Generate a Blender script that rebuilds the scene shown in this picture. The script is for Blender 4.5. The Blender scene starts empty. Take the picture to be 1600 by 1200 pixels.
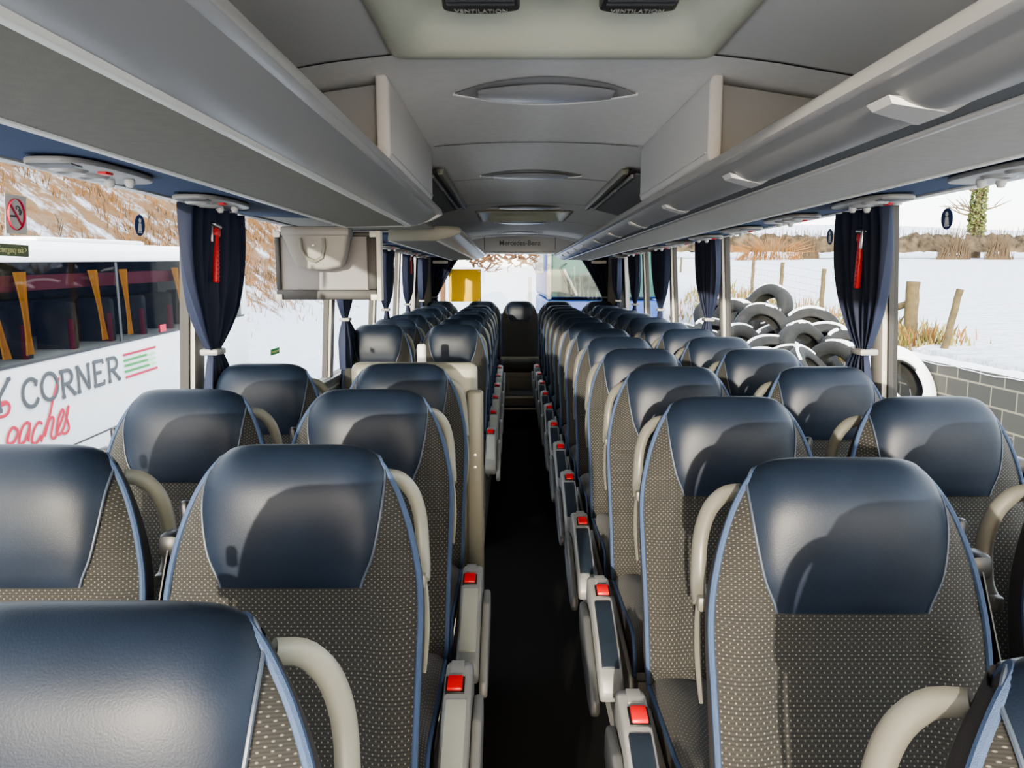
import bpy, bmesh, math, random
from mathutils import Vector, Matrix, Euler, noise
random.seed(7)
C = bpy.context.scene.collection
PI = math.pi
R = math.radians

# ------------------------------------------------------------------ camera
CAM = Vector((-0.10, 0.0, 1.70)); PITCH = R(7.78); F = 1200.0
def ray(x, y):
    a, b = (x-800)/F, -(y-600)/F
    return Vector((a, math.cos(PITCH)+b*math.sin(PITCH), -math.sin(PITCH)+b*math.cos(PITCH)))
def at_y(x, y, Y):              # point of the photograph at a distance Y along the coach
    d = ray(x, y); return CAM + d*(Y/d.y)
cam = bpy.data.cameras.new('camera'); cam.lens = 27.0; cam.sensor_width = 36; cam.clip_end = 2000; cam.clip_start = .02
co = bpy.data.objects.new('camera', cam); C.objects.link(co)
co.location = CAM; co.rotation_euler = (PI/2-PITCH, 0, 0)
bpy.context.scene.camera = co

# ------------------------------------------------------------------ materials
def nodes(name):
    m = bpy.data.materials.new(name); m.use_nodes = True
    nt = m.node_tree; return m, nt, nt.nodes['Principled BSDF']
def mat(name, col, rough=.5, metal=0, spec=.5, bump=0, bscale=80, var=0, vscale=4, coat=0):
    m, nt, p = nodes(name)
    p.inputs['Base Color'].default_value = (*col, 1); p.inputs['Roughness'].default_value = rough
    p.inputs['Metallic'].default_value = metal; p.inputs['Specular IOR Level'].default_value = spec
    p.inputs['Coat Weight'].default_value = coat
    tc = nt.nodes.new('ShaderNodeTexCoord')
    if var:
        n = nt.nodes.new('ShaderNodeTexNoise'); n.inputs['Scale'].default_value = vscale; n.inputs['Detail'].default_value = 5
        nt.links.new(tc.outputs['Object'], n.inputs['Vector'])
        r = nt.nodes.new('ShaderNodeValToRGB')
        r.color_ramp.elements[0].position = .3; r.color_ramp.elements[1].position = .7
        r.color_ramp.elements[0].color = (*[c*(1-var) for c in col], 1); r.color_ramp.elements[1].color = (*[min(1, c*(1+var)) for c in col], 1)
        nt.links.new(n.outputs['Fac'], r.inputs['Fac']); nt.links.new(r.outputs['Color'], p.inputs['Base Color'])
    if bump:
        n = nt.nodes.new('ShaderNodeTexNoise'); n.inputs['Scale'].default_value = bscale; n.inputs['Detail'].default_value = 4
        nt.links.new(tc.outputs['Object'], n.inputs['Vector'])
        b = nt.nodes.new('ShaderNodeBump'); b.inputs['Strength'].default_value = bump; b.inputs['Distance'].default_value = .002
        nt.links.new(n.outputs['Fac'], b.inputs['Height']); nt.links.new(b.outputs['Normal'], p.inputs['Normal'])
    return m
def glass_mat(name, tint, gloss=.08, rough=.02, gcol=(1, 1, 1)):
    m = bpy.data.materials.new(name); m.use_nodes = True; nt = m.node_tree; nt.nodes.clear()
    o = nt.nodes.new('ShaderNodeOutputMaterial'); mx = nt.nodes.new('ShaderNodeMixShader')
    t = nt.nodes.new('ShaderNodeBsdfTransparent'); t.inputs[0].default_value = (*tint, 1)
    g = nt.nodes.new('ShaderNodeBsdfGlossy'); g.inputs['Roughness'].default_value = rough; g.inputs['Color'].default_value = (*gcol, 1)
    mx.inputs[0].default_value = gloss
    nt.links.new(t.outputs[0], mx.inputs[1]); nt.links.new(g.outputs[0], mx.inputs[2]); nt.links.new(mx.outputs[0], o.inputs[0])
    return m
def fabric_mat(name, base, dot, rib):
    # woven upholstery: staggered light flecks over fine ribs, laid out on the mesh's own UVs (metres)
    m, nt, p = nodes(name); L = nt.links
    uv = nt.nodes.new('ShaderNodeUVMap'); uv.uv_map = 'uv'
    mp = nt.nodes.new('ShaderNodeMapping'); mp.inputs['Rotation'].default_value = (0, 0, R(45)); mp.inputs['Scale'].default_value = (1, 1, 1)
    L.new(uv.outputs['UV'], mp.inputs['Vector'])
    v = nt.nodes.new('ShaderNodeTexVoronoi'); v.voronoi_dimensions = '2D'; v.inputs['Scale'].default_value = 118; v.inputs['Randomness'].default_value = 0
    L.new(mp.outputs['Vector'], v.inputs['Vector'])
    r = nt.nodes.new('ShaderNodeValToRGB'); r.color_ramp.elements[0].position = .10; r.color_ramp.elements[1].position = .21
    r.color_ramp.elements[0].color = (1, 1, 1, 1); r.color_ramp.elements[1].color = (0, 0, 0, 1)
    L.new(v.outputs['Distance'], r.inputs['Fac'])
    w = nt.nodes.new('ShaderNodeTexWave'); w.bands_direction = 'Y'; w.inputs['Scale'].default_value = 62
    L.new(uv.outputs['UV'], w.inputs['Vector'])
    mx = nt.nodes.new('ShaderNodeMix'); mx.data_type = 'RGBA'
    mx.inputs[6].default_value = (*base, 1); mx.inputs[7].default_value = (*rib, 1); L.new(w.outputs['Fac'], mx.inputs[0])
    m2 = nt.nodes.new('ShaderNodeMix'); m2.data_type = 'RGBA'; m2.inputs[7].default_value = (*dot, 1)
    L.new(mx.outputs[2], m2.inputs[6]); L.new(r.outputs['Color'], m2.inputs[0]); L.new(m2.outputs[2], p.inputs['Base Color'])
    p.inputs['Roughness'].default_value = .85; p.inputs['Sheen Weight'].default_value = .15
    b = nt.nodes.new('ShaderNodeBump'); b.inputs['Strength'].default_value = .5; b.inputs['Distance'].default_value = .001
    L.new(r.outputs['Color'], b.inputs['Height']); L.new(b.outputs['Normal'], p.inputs['Normal'])
    return m
M = {}
M['leather'] = mat('navy leather', (.0085, .0145, .0275), .45, spec=.32, bump=.12, bscale=420, var=.18, vscale=9)
M['fabric'] = fabric_mat('woven seat fabric', (.0098, .0095, .0086), (.14, .134, .112), (.0235, .0223, .019))
M['fabricside'] = mat('dark side fabric', (.035, .03, .03), .9, bump=.3, bscale=400)
M['piping'] = mat('blue piping', (.035, .062, .125), .7, bump=.5, bscale=900)
M['seam'] = mat('seam', (.05, .065, .09), .45)
M['cream'] = mat('cream plastic', (.215, .213, .178), .38, bump=.05, bscale=500)
M['creamshade'] = mat('shaded cream plastic', (.115, .113, .097), .4, bump=.05, bscale=500)  # cream plastic darkened, shade of the right-hand handles put into its colour
M['shell'] = mat('grey plastic', (.22, .22, .21), .45, bump=.1, bscale=500)
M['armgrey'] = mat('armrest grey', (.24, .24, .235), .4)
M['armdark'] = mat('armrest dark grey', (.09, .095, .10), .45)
M['pad'] = mat('dark pad', (.014, .022, .034), .5, bump=.2, bscale=300)
M['padlight'] = mat('grey green pad', (.36, .37, .32), .45)
M['red'] = mat('red plastic', (.62, .012, .015), .3)
M['redhammer'] = mat('hammer red', (.7, .03, .03), .4)
M['black'] = mat('black plastic', (.008, .008, .009), .4)
M['steel'] = mat('steel', (.6, .6, .6), .3, metal=1)
M['labelgrey'] = mat('label grey', (.22, .22, .21), .5)
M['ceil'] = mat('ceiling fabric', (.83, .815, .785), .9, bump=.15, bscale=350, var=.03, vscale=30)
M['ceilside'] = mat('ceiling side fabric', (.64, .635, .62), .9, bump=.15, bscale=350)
M['ceildark'] = mat('dark grey panel', (.26, .265, .27), .6)
M['groove'] = mat('groove', (.03, .03, .032), .8)
M['hatch'] = mat('hatch plastic', (.66, .68, .56), .5, bump=.08, bscale=300)
M['lens'] = mat('lamp lens', (.52, .525, .53), .3, bump=.05, bscale=100)
M['lensdark'] = mat('lamp recess', (.42, .42, .42), .5)
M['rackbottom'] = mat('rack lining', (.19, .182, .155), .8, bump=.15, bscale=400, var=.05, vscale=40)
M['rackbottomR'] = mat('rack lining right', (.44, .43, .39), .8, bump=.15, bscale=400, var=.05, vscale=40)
M['silver'] = mat('silver fascia', (.33, .33, .325), .36, metal=.2)
M['lip'] = mat('silver lip', (.40, .395, .385), .3, metal=.2)
M['edgewhite'] = mat('white edge trim', (.68, .67, .62), .4)
M['bluepanel'] = mat('blue fabric panel', (.032, .058, .125), .85, bump=.2, bscale=300)
M['psu'] = mat('service unit plastic', (.27, .262, .245), .4)
M['white'] = mat('white plastic', (.5, .5, .48), .4)
M['boxwhite'] = mat('cabinet door plastic', (.56, .55, .53), .5, bump=.1, bscale=300)
M['wall'] = mat('grey wall lining', (.20, .20, .195), .85, bump=.2, bscale=200)
M['pillar'] = mat('pillar trim', (.40, .39, .36), .55)
M['rubber'] = mat('rubber seal', (.02, .02, .02), .6)
M['carpet'] = mat('black aisle carpet', (.019, .019, .0195), .97, spec=.1, bump=1, bscale=600, var=.5, vscale=500)
M['nosing'] = mat('step nosing', (.32, .32, .31), .5)
M['stepgrey'] = mat('step grey', (.085, .087, .09), .7)
M['curtain'] = mat('navy curtain', (.010, .016, .042), .75, bump=.2, bscale=400)
M['monitor'] = mat('monitor back', (.24, .235, .245), .6, bump=.1, bscale=400)
M['monframe'] = mat('monitor frame', (.03, .03, .032), .5)
M['monedge'] = mat('monitor edge', (.62, .61, .55), .4)
M['yellow'] = mat('yellow panel', (.80, .50, .005), .5)
M['glass'] = glass_mat('window glass', (.62, .64, .63), .03)
M['snow'] = mat('snow', (.72, .75, .80), .8, bump=.4, bscale=3)
M['coachwhite'] = mat('coach white paint', (.80, .80, .79), .25, coat=.3)
M['coachglass'] = glass_mat('coach tinted glass', (.44, .46, .45), .03, .03, (.8, .8, .8))
M['coachdark'] = mat('coach interior', (.050, .047, .045), .8, var=.5, vscale=3)
M['orange'] = mat('orange curtain', (.75, .30, .03), .8)
M['maroon'] = mat('maroon pelmet', (.22, .02, .04), .7)
M['greyletter'] = mat('grey lettering', (.075, .08, .085), .5)
M['redletter'] = mat('red lettering', (.55, .02, .05), .5)
M['crimson'] = mat('crimson stripe', (.48, .012, .05), .5)
M['greenstripe'] = mat('green stripe', (.04, .30, .06), .5)
M['ltgreen'] = mat('light green stripe', (.45, .75, .42), .5)
M['tyre'] = mat('tyre rubber', (.009, .010, .0105), .75, bump=.5, bscale=30, var=.4, vscale=12)
M['wood'] = mat('weathered post', (.085, .064, .03), .9, bump=.6, bscale=20, var=.3, vscale=9)
M['wire'] = mat('fence wire', (.42, .40, .36), .6)
M['ivy'] = mat('ivy', (.10, .12, .035), .8, var=.5, vscale=6)
M['branch'] = mat('bare branch', (.10, .07, .042), .9)
M['hedge'] = mat('bare hedge', (.055, .042, .025), .95, var=.85, vscale=1.7)
M['grass'] = mat('dry grass', (.22, .10, .024), .9, var=.5, vscale=.8)
M['grassgreen'] = mat('green brown grass', (.17, .15, .04), .9, var=.5, vscale=3)
M['busblue'] = mat('blue coach paint', (.010, .055, .24), .45)
M['teal'] = mat('teal windscreen', (.022, .07, .062), .35, spec=.15, var=.12, vscale=1.3)
M['stickerblue'] = mat('blue sticker', (.01, .03, .12), .5)
M['stickerwhite'] = mat('white sticker', (.75, .75, .70), .5)
M['stickergrey'] = mat('pale sticker', (.55, .54, .49), .5)
M['signgreen'] = mat('dark green sign', (.11, .14, .07), .5)
M['signtext'] = mat('yellow green sign text', (.62, .66, .30), .5)
M['signbright'] = mat('green sign', (.06, .30, .10), .5)
M['orangeline'] = mat('russet twigs', (.09, .04, .013), .6)
M['headertext'] = mat('header lettering', (.11, .115, .12), .6)

def brick_mat():
    m, nt, p = nodes('concrete blocks'); L = nt.links
    tc = nt.nodes.new('ShaderNodeTexCoord'); sp = nt.nodes.new('ShaderNodeSeparateXYZ'); cb = nt.nodes.new('ShaderNodeCombineXYZ')
    L.new(tc.outputs['Object'], sp.inputs[0]); L.new(sp.outputs['Y'], cb.inputs['X']); L.new(sp.outputs['Z'], cb.inputs['Y'])
    b = nt.nodes.new('ShaderNodeTexBrick'); b.inputs['Scale'].default_value = 1
    b.inputs['Brick Width'].default_value = .46; b.inputs['Row Height'].default_value = .235; b.inputs['Mortar Size'].default_value = .012
    b.inputs['Color1'].default_value = (.055, .055, .05, 1); b.inputs['Color2'].default_value = (.085, .082, .07, 1); b.inputs['Mortar'].default_value = (.24, .22, .16, 1)
    L.new(cb.outputs[0], b.inputs['Vector']); L.new(b.outputs['Color'], p.inputs['Base Color']); p.inputs['Roughness'].default_value = .95
    return m
M['blocks'] = brick_mat()
def ground_mat():
    m, nt, p = nodes('snowy ground'); L = nt.links
    tc = nt.nodes.new('ShaderNodeTexCoord')
    n = nt.nodes.new('ShaderNodeTexNoise'); n.inputs['Scale'].default_value = .9; n.inputs['Detail'].default_value = 10; n.inputs['Roughness'].default_value = .7
    L.new(tc.outputs['Object'], n.inputs['Vector'])
    at = nt.nodes.new('ShaderNodeAttribute'); at.attribute_name = 'rough'
    ad = nt.nodes.new('ShaderNodeMath'); ad.operation = 'ADD'; L.new(n.outputs['Fac'], ad.inputs[0])
    ml = nt.nodes.new('ShaderNodeMath'); ml.operation = 'MULTIPLY'; ml.inputs[1].default_value = .255; L.new(at.outputs['Fac'], ml.inputs[0]); L.new(ml.outputs[0], ad.inputs[1])
    r = nt.nodes.new('ShaderNodeValToRGB'); e = r.color_ramp.elements
    e[0].position = .70; e[0].color = (.47, .51, .58, 1); e[1].position = .84; e[1].color = (.15, .078, .026, 1)
    L.new(ad.outputs[0], r.inputs['Fac']); L.new(r.outputs['Color'], p.inputs['Base Color']); p.inputs['Roughness'].default_value = .85
    b = nt.nodes.new('ShaderNodeBump'); b.inputs['Strength'].default_value = .8; b.inputs['Distance'].default_value = .3
    n2 = nt.nodes.new('ShaderNodeTexNoise'); n2.inputs['Scale'].default_value = 2.5; n2.inputs['Detail'].default_value = 6
    L.new(tc.outputs['Object'], n2.inputs['Vector']); L.new(n2.outputs['Fac'], b.inputs['Height']); L.new(b.outputs['Normal'], p.inputs['Normal'])
    return m
M['ground'] = ground_mat()

# ------------------------------------------------------------------ mesh helpers
class MB:
    def __init__(s): s.v = []; s.f = []; s.m = []; s.uv = {}; s.sm = []
    def add(s, vs, fs, mi=0, smooth=False):
        o = len(s.v); s.v += [tuple(v) for v in vs]
        for f in fs: s.f.append([i+o for i in f]); s.m.append(mi); s.sm.append(smooth)
        return o
    def rbox(s, lo, hi, bev=0, mi=0, seg=2):
        bm = bmesh.new(); bmesh.ops.create_cube(bm, size=1)
        for v in bm.verts: v.co = Vector([(a+b)/2+(b-a)*c for a, b, c in zip(lo, hi, v.co)])
        if bev: bmesh.ops.bevel(bm, geom=bm.edges[:], offset=bev, segments=seg, affect='EDGES', profile=.5)
        s.bm(bm, mi, bool(bev)); return s
    def bm(s, bm, mi=0, smooth=False, mtx=None):
        bm.verts.index_update()
        s.add([(mtx @ v.co) if mtx else v.co.copy() for v in bm.verts], [[v.index for v in f.verts] for f in bm.faces], mi, smooth); bm.free()
    def prism(s, poly, lo, hi, axis, bev=0, mi=0, seg=2):
        # poly of (a, b); axis 'x': (y,z) profile swept in x; 'y': (x,z) swept in y; 'z': (x,y) swept in z
        bm = bmesh.new()
        def P(a, b, t): return {'x': (t, a, b), 'y': (a, t, b), 'z': (a, b, t)}[axis]
        A = [bm.verts.new(P(a, b, lo)) for a, b in poly]; B = [bm.verts.new(P(a, b, hi)) for a, b in poly]
        n = len(poly); bm.faces.new(A); bm.faces.new(B[::-1])
        for i in range(n): bm.faces.new((A[i], B[i], B[(i+1) % n], A[(i+1) % n]))
        bmesh.ops.recalc_face_normals(bm, faces=bm.faces[:])
        if bev: bmesh.ops.bevel(bm, geom=bm.edges[:], offset=bev, segments=seg, affect='EDGES', profile=.5)
        s.bm(bm, mi, bool(bev)); return s
    def tube(s, pts, r, n=8, mi=0, flat=(1, 1), closed=False, up=None):
        pts = [Vector(p) for p in pts]; m = len(pts); rs = r if isinstance(r, (list, tuple)) else [r]*m
        vs = []; prev = None
        for i, p in enumerate(pts):
            if closed: t = pts[(i+1) % m]-pts[i-1]
            else: t = pts[min(i+1, m-1)]-pts[max(i-1, 0)]
            t = t.normalized() if t.length > 1e-9 else Vector((0, 0, 1))
            if prev is None:
                a = Vector(up) if up else (Vector((0, 0, 1)) if abs(t.z) < .9 else Vector((1, 0, 0)))
            else: a = prev
            a = (a-t*a.dot(t))
            a = a.normalized() if a.length > 1e-6 else t.orthogonal().normalized()
            prev = a; b = t.cross(a)
            for k in range(n):
                q = 2*PI*k/n; vs.append(p+a*math.cos(q)*rs[i]*flat[0]+b*math.sin(q)*rs[i]*flat[1])
        fs = []
        for i in range(m if closed else m-1):
            j = (i+1) % m
            for k in range(n): fs.append((i*n+k, i*n+(k+1) % n, j*n+(k+1) % n, j*n+k))
        if not closed: fs += [tuple(range(n))[::-1], tuple((m-1)*n+k for k in range(n))]
        s.add(vs, fs, mi, True); return s
    def lathe(s, prof, c=(0, 0, 0), n=20, mi=0, axis='z', mtx=None, capped=True):
        vs = []; m = len(prof)
        for r, z in prof:
            for k in range(n):
                q = 2*PI*k/n; p = Vector((r*math.cos(q), r*math.sin(q), z))
                if axis == 'x': p = Vector((p.z, p.x, p.y))
                if axis == 'y': p = Vector((p.x, p.z, p.y))
                if mtx: p = mtx @ p
                vs.append(p+Vector(c))
        fs = [(i*n+k, i*n+(k+1) % n, (i+1)*n+(k+1) % n, (i+1)*n+k) for i in range(m-1) for k in range(n)]
        if capped: fs += [tuple(range(n))[::-1], tuple((m-1)*n+k for k in range(n))]
        s.add(vs, fs, mi, True); return s
    def grid(s, nu, nv, fn, mi=0, uvf=None, smooth=True, flip=False):
        vs = [fn(i/(nu-1), j/(nv-1)) for j in range(nv) for i in range(nu)]
        fs = []
        for j in range(nv-1):
            for i in range(nu-1):
                q = (j*nu+i, j*nu+i+1, (j+1)*nu+i+1, (j+1)*nu+i); fs.append(q[::-1] if flip else q)
        o = s.add(vs, fs, mi, smooth)
        if uvf:
            for j in range(nv):
                for i in range(nu): s.uv[o+j*nu+i] = uvf(i/(nu-1), j/(nv-1))
        return s
    def mesh(s, name, mats):
        me = bpy.data.meshes.new(name); me.from_pydata(s.v, [], s.f); 
        for m in (mats if isinstance(mats, (list, tuple)) else [mats]): me.materials.append(M[m] if isinstance(m, str) else m)
        for p, mi, sm in zip(me.polygons, s.m, s.sm): p.material_index = mi; p.use_smooth = sm
        if s.uv:
            l = me.uv_layers.new(name='uv')
            for lp in me.loops: l.data[lp.index].uv = s.uv.get(lp.vertex_index, (s.v[lp.vertex_index][0], s.v[lp.vertex_index][2]))
        me.validate(); me.update(); return me
    def build(s, name, mats, parent=None, angle=40):
        o = bpy.data.objects.new(name, s.mesh(name, mats)); C.objects.link(o)
        if parent: o.parent = parent
        if any(s.sm):
            o.data.set_sharp_from_angle(angle=R(angle))
        return o
def tag(o, label=None, cat=None, group=None, kind=None):
    if label: o['label'] = label
    if cat: o['category'] = cat
    if group: o['group'] = group
    if kind: o['kind'] = kind
    return o
def thing(name, label, cat, loc=(0, 0, 0), rz=0, group=None):
    o = bpy.data.objects.new(name, None); C.objects.link(o); o.empty_display_size = .1
    o.location = loc; o.rotation_euler = (0, 0, rz); return tag(o, label, cat, group)
def kids(o): return [c for c in KIDS.get(o.name, [])]
KIDS = {}
def index_children():
    KIDS.clear()
    for o in bpy.data.objects:
        if o.parent: KIDS.setdefault(o.parent.name, []).append(o)
def copy_tree(o, parent=None):
    c = o.copy(); C.objects.link(c)
    if parent: c.parent = parent
    for ch in kids(o): copy_tree(ch, c)
    return c
def struct(o): o['kind'] = 'structure'; return o
def text_mesh(name, body, size, m, parent, mtx, depth=.002, bold=0, align='CENTER', shear=0, spacing=1):
    cu = bpy.data.curves.new(name, 'FONT'); cu.body = body; cu.size = size; cu.extrude = depth; cu.offset = bold
    cu.align_x = align; cu.align_y = 'CENTER'; cu.shear = shear; cu.space_character = spacing
    t = bpy.data.objects.new('tmp', cu); C.objects.link(t)
    dg = bpy.context.evaluated_depsgraph_get(); me = bpy.data.meshes.new_from_object(t.evaluated_get(dg))
    bpy.data.objects.remove(t); bpy.data.curves.remove(cu)
    me.transform(mtx); me.materials.clear(); me.materials.append(M[m])
    o = bpy.data.objects.new(name, me); C.objects.link(o)
    if parent: o.parent = parent
    return o
def frame(origin, xa, ya):     # text frame: local x along xa, local y along ya
    xa = Vector(xa).normalized(); ya = Vector(ya).normalized(); za = xa.cross(ya)
    m = Matrix((xa, ya, za)).transposed().to_4x4(); m.translation = Vector(origin); return m
def lerp(tab, t):
    t = max(0, min(1, t))*(len(tab)-1); i = min(int(t), len(tab)-2); f = t-i
    # Catmull-Rom
    p0, p1, p2, p3 = tab[max(i-1, 0)], tab[i], tab[i+1], tab[min(i+2, len(tab)-1)]
    return tuple(.5*((2*b)+(-a+c)*f+(2*a-5*b+4*c-d)*f*f+(-a+3*b-3*c+d)*f**3) for a, b, c, d in zip(p0, p1, p2, p3))
ORD = ['first', 'second', 'third', 'fourth', 'fifth', 'sixth', 'seventh', 'eighth', 'ninth', 'tenth', 'eleventh', 'twelfth', 'thirteenth', 'fourteenth']

# ------------------------------------------------------------------ seat (faces -Y, origin on the seat platform)
CEN = [(.060, .425), (.014, .485), (.035, .60), (.055, .70), (.075, .80), (.092, .89), (.094, .96), (.090, 1.02), (.093, 1.08), (.107, 1.135), (.135, 1.175), (.168, 1.19), (.200, 1.18), (.222, 1.15)]
EDG = [(.218, .060, .425), (.228, .02, .485), (.232, .032, .60), (.235, .052, .70), (.238, .078, .80), (.240, .104, .89), (.236, .122, .95), (.226, .136, 1.005), (.212, .150, 1.055), (.192, .165, 1.105), (.168, .180, 1.145), (.146, .195, 1.168), (.138, .212, 1.166), (.136, .228, 1.145)]
def P(x, v):
    cy, ch = lerp(CEN, v); ew, ey, eh = lerp(EDG, v)
    u = min(1, abs(x)/ew); g = u**(3.2+2.6*max(0, min(1, (v-.6)/.25)))
    dy = 0
    if v < .42: dy = -.012*math.sin(PI*min(1, max(0, (u-.55)/.45)))*min(1, v*8)
    return Vector((x, cy+(ey-cy)*g+dy, ch+(eh-ch)*g))
def INS(b):
    t = max(0, min(1, (b-.42)/.38)); return .006+.016*t*t*(3-2*t)
def BACK(b):
    return max(lerp(EDG, b)[1]+.045, min(.275, .095+.15*(b/.85)))
def lx(v):      # half width of the leather head pad
    t = (v-VH)/(1-VH)
    return lerp([(.130,), (.150,), (.161,), (.167,), (.168,), (.163,), (.151,), (.134,), (.126,)], t)[0]
VH = .442
def seat_parts(s, aisle, padmat, rear_middle=False):
    """s: which way the aisle lies (+1 right, -1 left)."""
    W = {}
    mb = MB(); NU, NV = 25, 56
    def fn(a, b):
        return P((2*a-1)*lerp(EDG, b)[0], b)
    mb.grid(NU, NV, fn, 0, lambda a, b: ((2*a-1)*lerp(EDG, b)[0], b*.95))
    for sd in (-1, 1):
        def side(a, b, sd=sd):
            ew, ey, eh = lerp(EDG, b); by = BACK(b); return Vector((sd*(ew+.006*math.sin(PI*a)-INS(b)*a), ey+(by-ey)*a, eh-(.0 if b < .8 else .02*a)))
        mb.grid(5, NV, side, 1, flip=(sd < 0))
    W['backrest'] = (mb, ['fabric', 'fabricside'], [])
    for sd in (-1, 1):
        pp = MB(); pp.tube([Vector((sd*lerp(EDG, k/50)[0], lerp(EDG, k/50)[1]-.002, lerp(EDG, k/50)[2]+.001)) for k in range(51)], .0062, 8)
        W['backrest'][2].append(('piping', pp, ['piping']))
    # leather pad
    lp = MB()
    def lf(a, b):
        v = VH+(1-VH)*b; x = (2*a-1)*lx(v); p = P(x, v); e = .003
        du = P(x+e, v)-P(x-e, v); dv = P(x, min(1, v+.004))-P(x, v-.004); n = du.cross(dv)
        n = n.normalized() if n.length > 1e-9 else Vector((0, -1, 0))
        if n.y > 0 and b < .5: n = -n
        t = min(1, (1-abs(2*a-1))*6)*min(1, b*18+.15)
        return p+n*(.0015+.0065*math.sqrt(t))
    lp.grid(23, 34, lf, 0)
    W['head_pad'] = (lp, ['leather'], [])
    for sd in (0, 1):
        sm = MB(); sm.tube([lf(sd, k/30)+Vector((0, -.001, 0)) for k in range(31)], .0026, 6); W['head_pad'][2].append(('seam', sm, ['seam']))
    # rear shell
    sh = MB()
    def sf(a, b):
        ew, ey, eh = lerp(EDG, b); by = BACK(b)
        x = (2*a-1); return Vector((x*(ew-INS(b)), by+.02*(1-x*x)*(1 if b < .9 else .4)+.001, eh-(.0 if b < .8 else .02)))
    sh.grid(13, 30, sf, 0, flip=True)
    W['back_shell'] = (sh, ['shell'], [])
    # grab handle on the aisle side
    if not rear_middle:
        gh = MB(); path = [(.160, .225, 1.122), (.186, .246, 1.110), (.208, .258, 1.080), (.220, .264, 1.04), (.225, .264, 1.0), (.228, .254, .96), (.231, .240, .932), (.232, .215, .912)]
        gh.tube([Vector((s*x, y, z)) for x, y, z in [lerp(path, k/24) for k in range(25)]], .0118, 10, flat=(1.3, .8))
        low = [(.232, .228, .92), (.238, .21, .88), (.241, .19, .83), (.241, .175, .79), (.238, .16, .74)]
        gh.tube([Vector((s*x, y, z)) for x, y, z in [lerp(low, k/14) for k in range(15)]], [.006+.003*math.sin(PI*k/14) for k in range(15)], 8, flat=(1.2, .7))
        gh.rbox((s*.228-.012, .200, .895), (s*.228+.012, .245, .925), .007)
        W['grab_handle'] = (gh, ['cream' if s > 0 else 'creamshade'], [])
        bg = MB(); x0 = -s*.243
        bg.rbox((x0-.022, .135, .98), (x0+.022, .19, 1.03), .014); bg.lathe([(.0001, -.02), (.011, -.017), (.012, .012), (.008, .02), (.0001, .022)], (x0*.93, .185, 1.062), 10)
        bg.tube([Vector((x0, .155, 1.0)), Vector((x0-s*.012, .10, .85)), Vector((x0-s*.02, .02, .62)), Vector((x0-s*.015, -.02, .46))], .022, 6, flat=(.12, 1), up=(1, 0, 0))
        W['seat_belt'] = (bg, ['black'], [])
    # cushion
    cu = MB()
    def cf(a, b):       # b along the depth, front roll included
        prof = [(.03, .462), (-.06, .468), (-.16, .470), (-.28, .474), (-.36, .482), (-.41, .478), (-.445, .452), (-.455, .405), (-.445, .36)]
        y, z = lerp(prof, b); x = (2*a-1); u = abs(x)
        return Vector((x*.222, y, z+.010*math.sin(PI*max(0, (u-.5)/.5))-.022*max(0, (u-.88)/.12)))
    cu.grid(21, 26, cf, 0, lambda a, b: ((2*a-1)*.222, b*.62), flip=True)
    for sd in (-1, 1):
        def cs(a, b, sd=sd):
            p = cf(0 if sd < 0 else 1, b); return Vector((p.x*(1-.02*a), p.y, p.z+(.355-p.z)*a))
        cu.grid(4, 26, cs, 1, flip=(sd > 0))
    cu.rbox((-.215, -.43, .34), (.215, .05, .362), 0, 1)
    W['seat_cushion'] = (cu, ['fabric', 'fabricside'], [])
    for sd in (0, 1):
        cp = MB(); cp.tube([cf(sd, k/24) for k in range(25)], .0062, 8); W['seat_cushion'][2].append(('cushion_piping', cp, ['piping']))
    # supporting frame
    fr = MB(); fr.rbox((-.20, -.36, .27), (.20, .12, .339), .01)
    fr.prism([(-.30, 0), (-.02, 0), (.04, .27), (-.36, .27)], s*.18-.014, s*.18+.014, 'x', .004)
    fr.prism([(-.26, 0), (-.06, 0), (.0, .27), (-.32, .27)], -s*.15-.014, -s*.15+.014, 'x', .004)
    W['seat_frame'] = (fr, ['armgrey' if aisle else 'shell'], [])
    if aisle:
        dx = .022 if s < 0 else .0; dz = -.03
        ar = MB(); x0, x1 = sorted((s*(.242+dx), s*(.312+dx)))
        ar.prism([(-.10, .50), (-.115, .545), (-.15, .555), (-.26, .528), (-.44, .455), (-.525, .405), (-.545, .36), (-.52, .325), (-.44, .315), (-.25, .34), (-.10, .38)], x0, x1, 'x', .012, seg=3)
        def on(y):     # height of the console's sloping top
            return .555+(.528-.555)*((y+.15)/(-.11)) if y > -.26 else .528+(.455-.528)*((y+.26)/(-.18)) if y > -.44 else .455+(.405-.455)*((y+.44)/(-.085))
        subs = []
        b = MB(); b.prism([(-.20, on(-.20)-.006), (-.20, on(-.20)+.012), (-.245, on(-.245)+.012), (-.245, on(-.245)-.006)], s*(.270+dx)-.019, s*(.270+dx)+.019, 'x', .004); subs.append(('release_button', b, ['red']))
        b = MB(); b.prism([(-.196, on(-.196)-.004), (-.196, on(-.196)+.004), (-.25, on(-.25)+.004), (-.25, on(-.25)-.004)], s*(.270+dx)-.024, s*(.270+dx)+.024, 'x', .001); subs.append(('button_surround', b, ['black']))
        b = MB(); b.prism([(-.135, on(-.15)-.004), (-.135, on(-.15)+.0035), (-.182, on(-.182)+.003), (-.182, on(-.182)-.004)], s*(.272+dx)-.017, s*(.272+dx)+.017, 'x', .0008); subs.append(('information_label', b, ['labelgrey']))
        b = MB(); ys = [-.27, -.32, -.38, -.43, -.47, -.50]
        b.prism([(y, on(y)+.005) for y in ys]+[(y, on(y)-.01) for y in ys[::-1]], s*(.276+dx)-.026, s*(.276+dx)+.026, 'x', .004); subs.append(('arm_pad', b, [padmat]))
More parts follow.
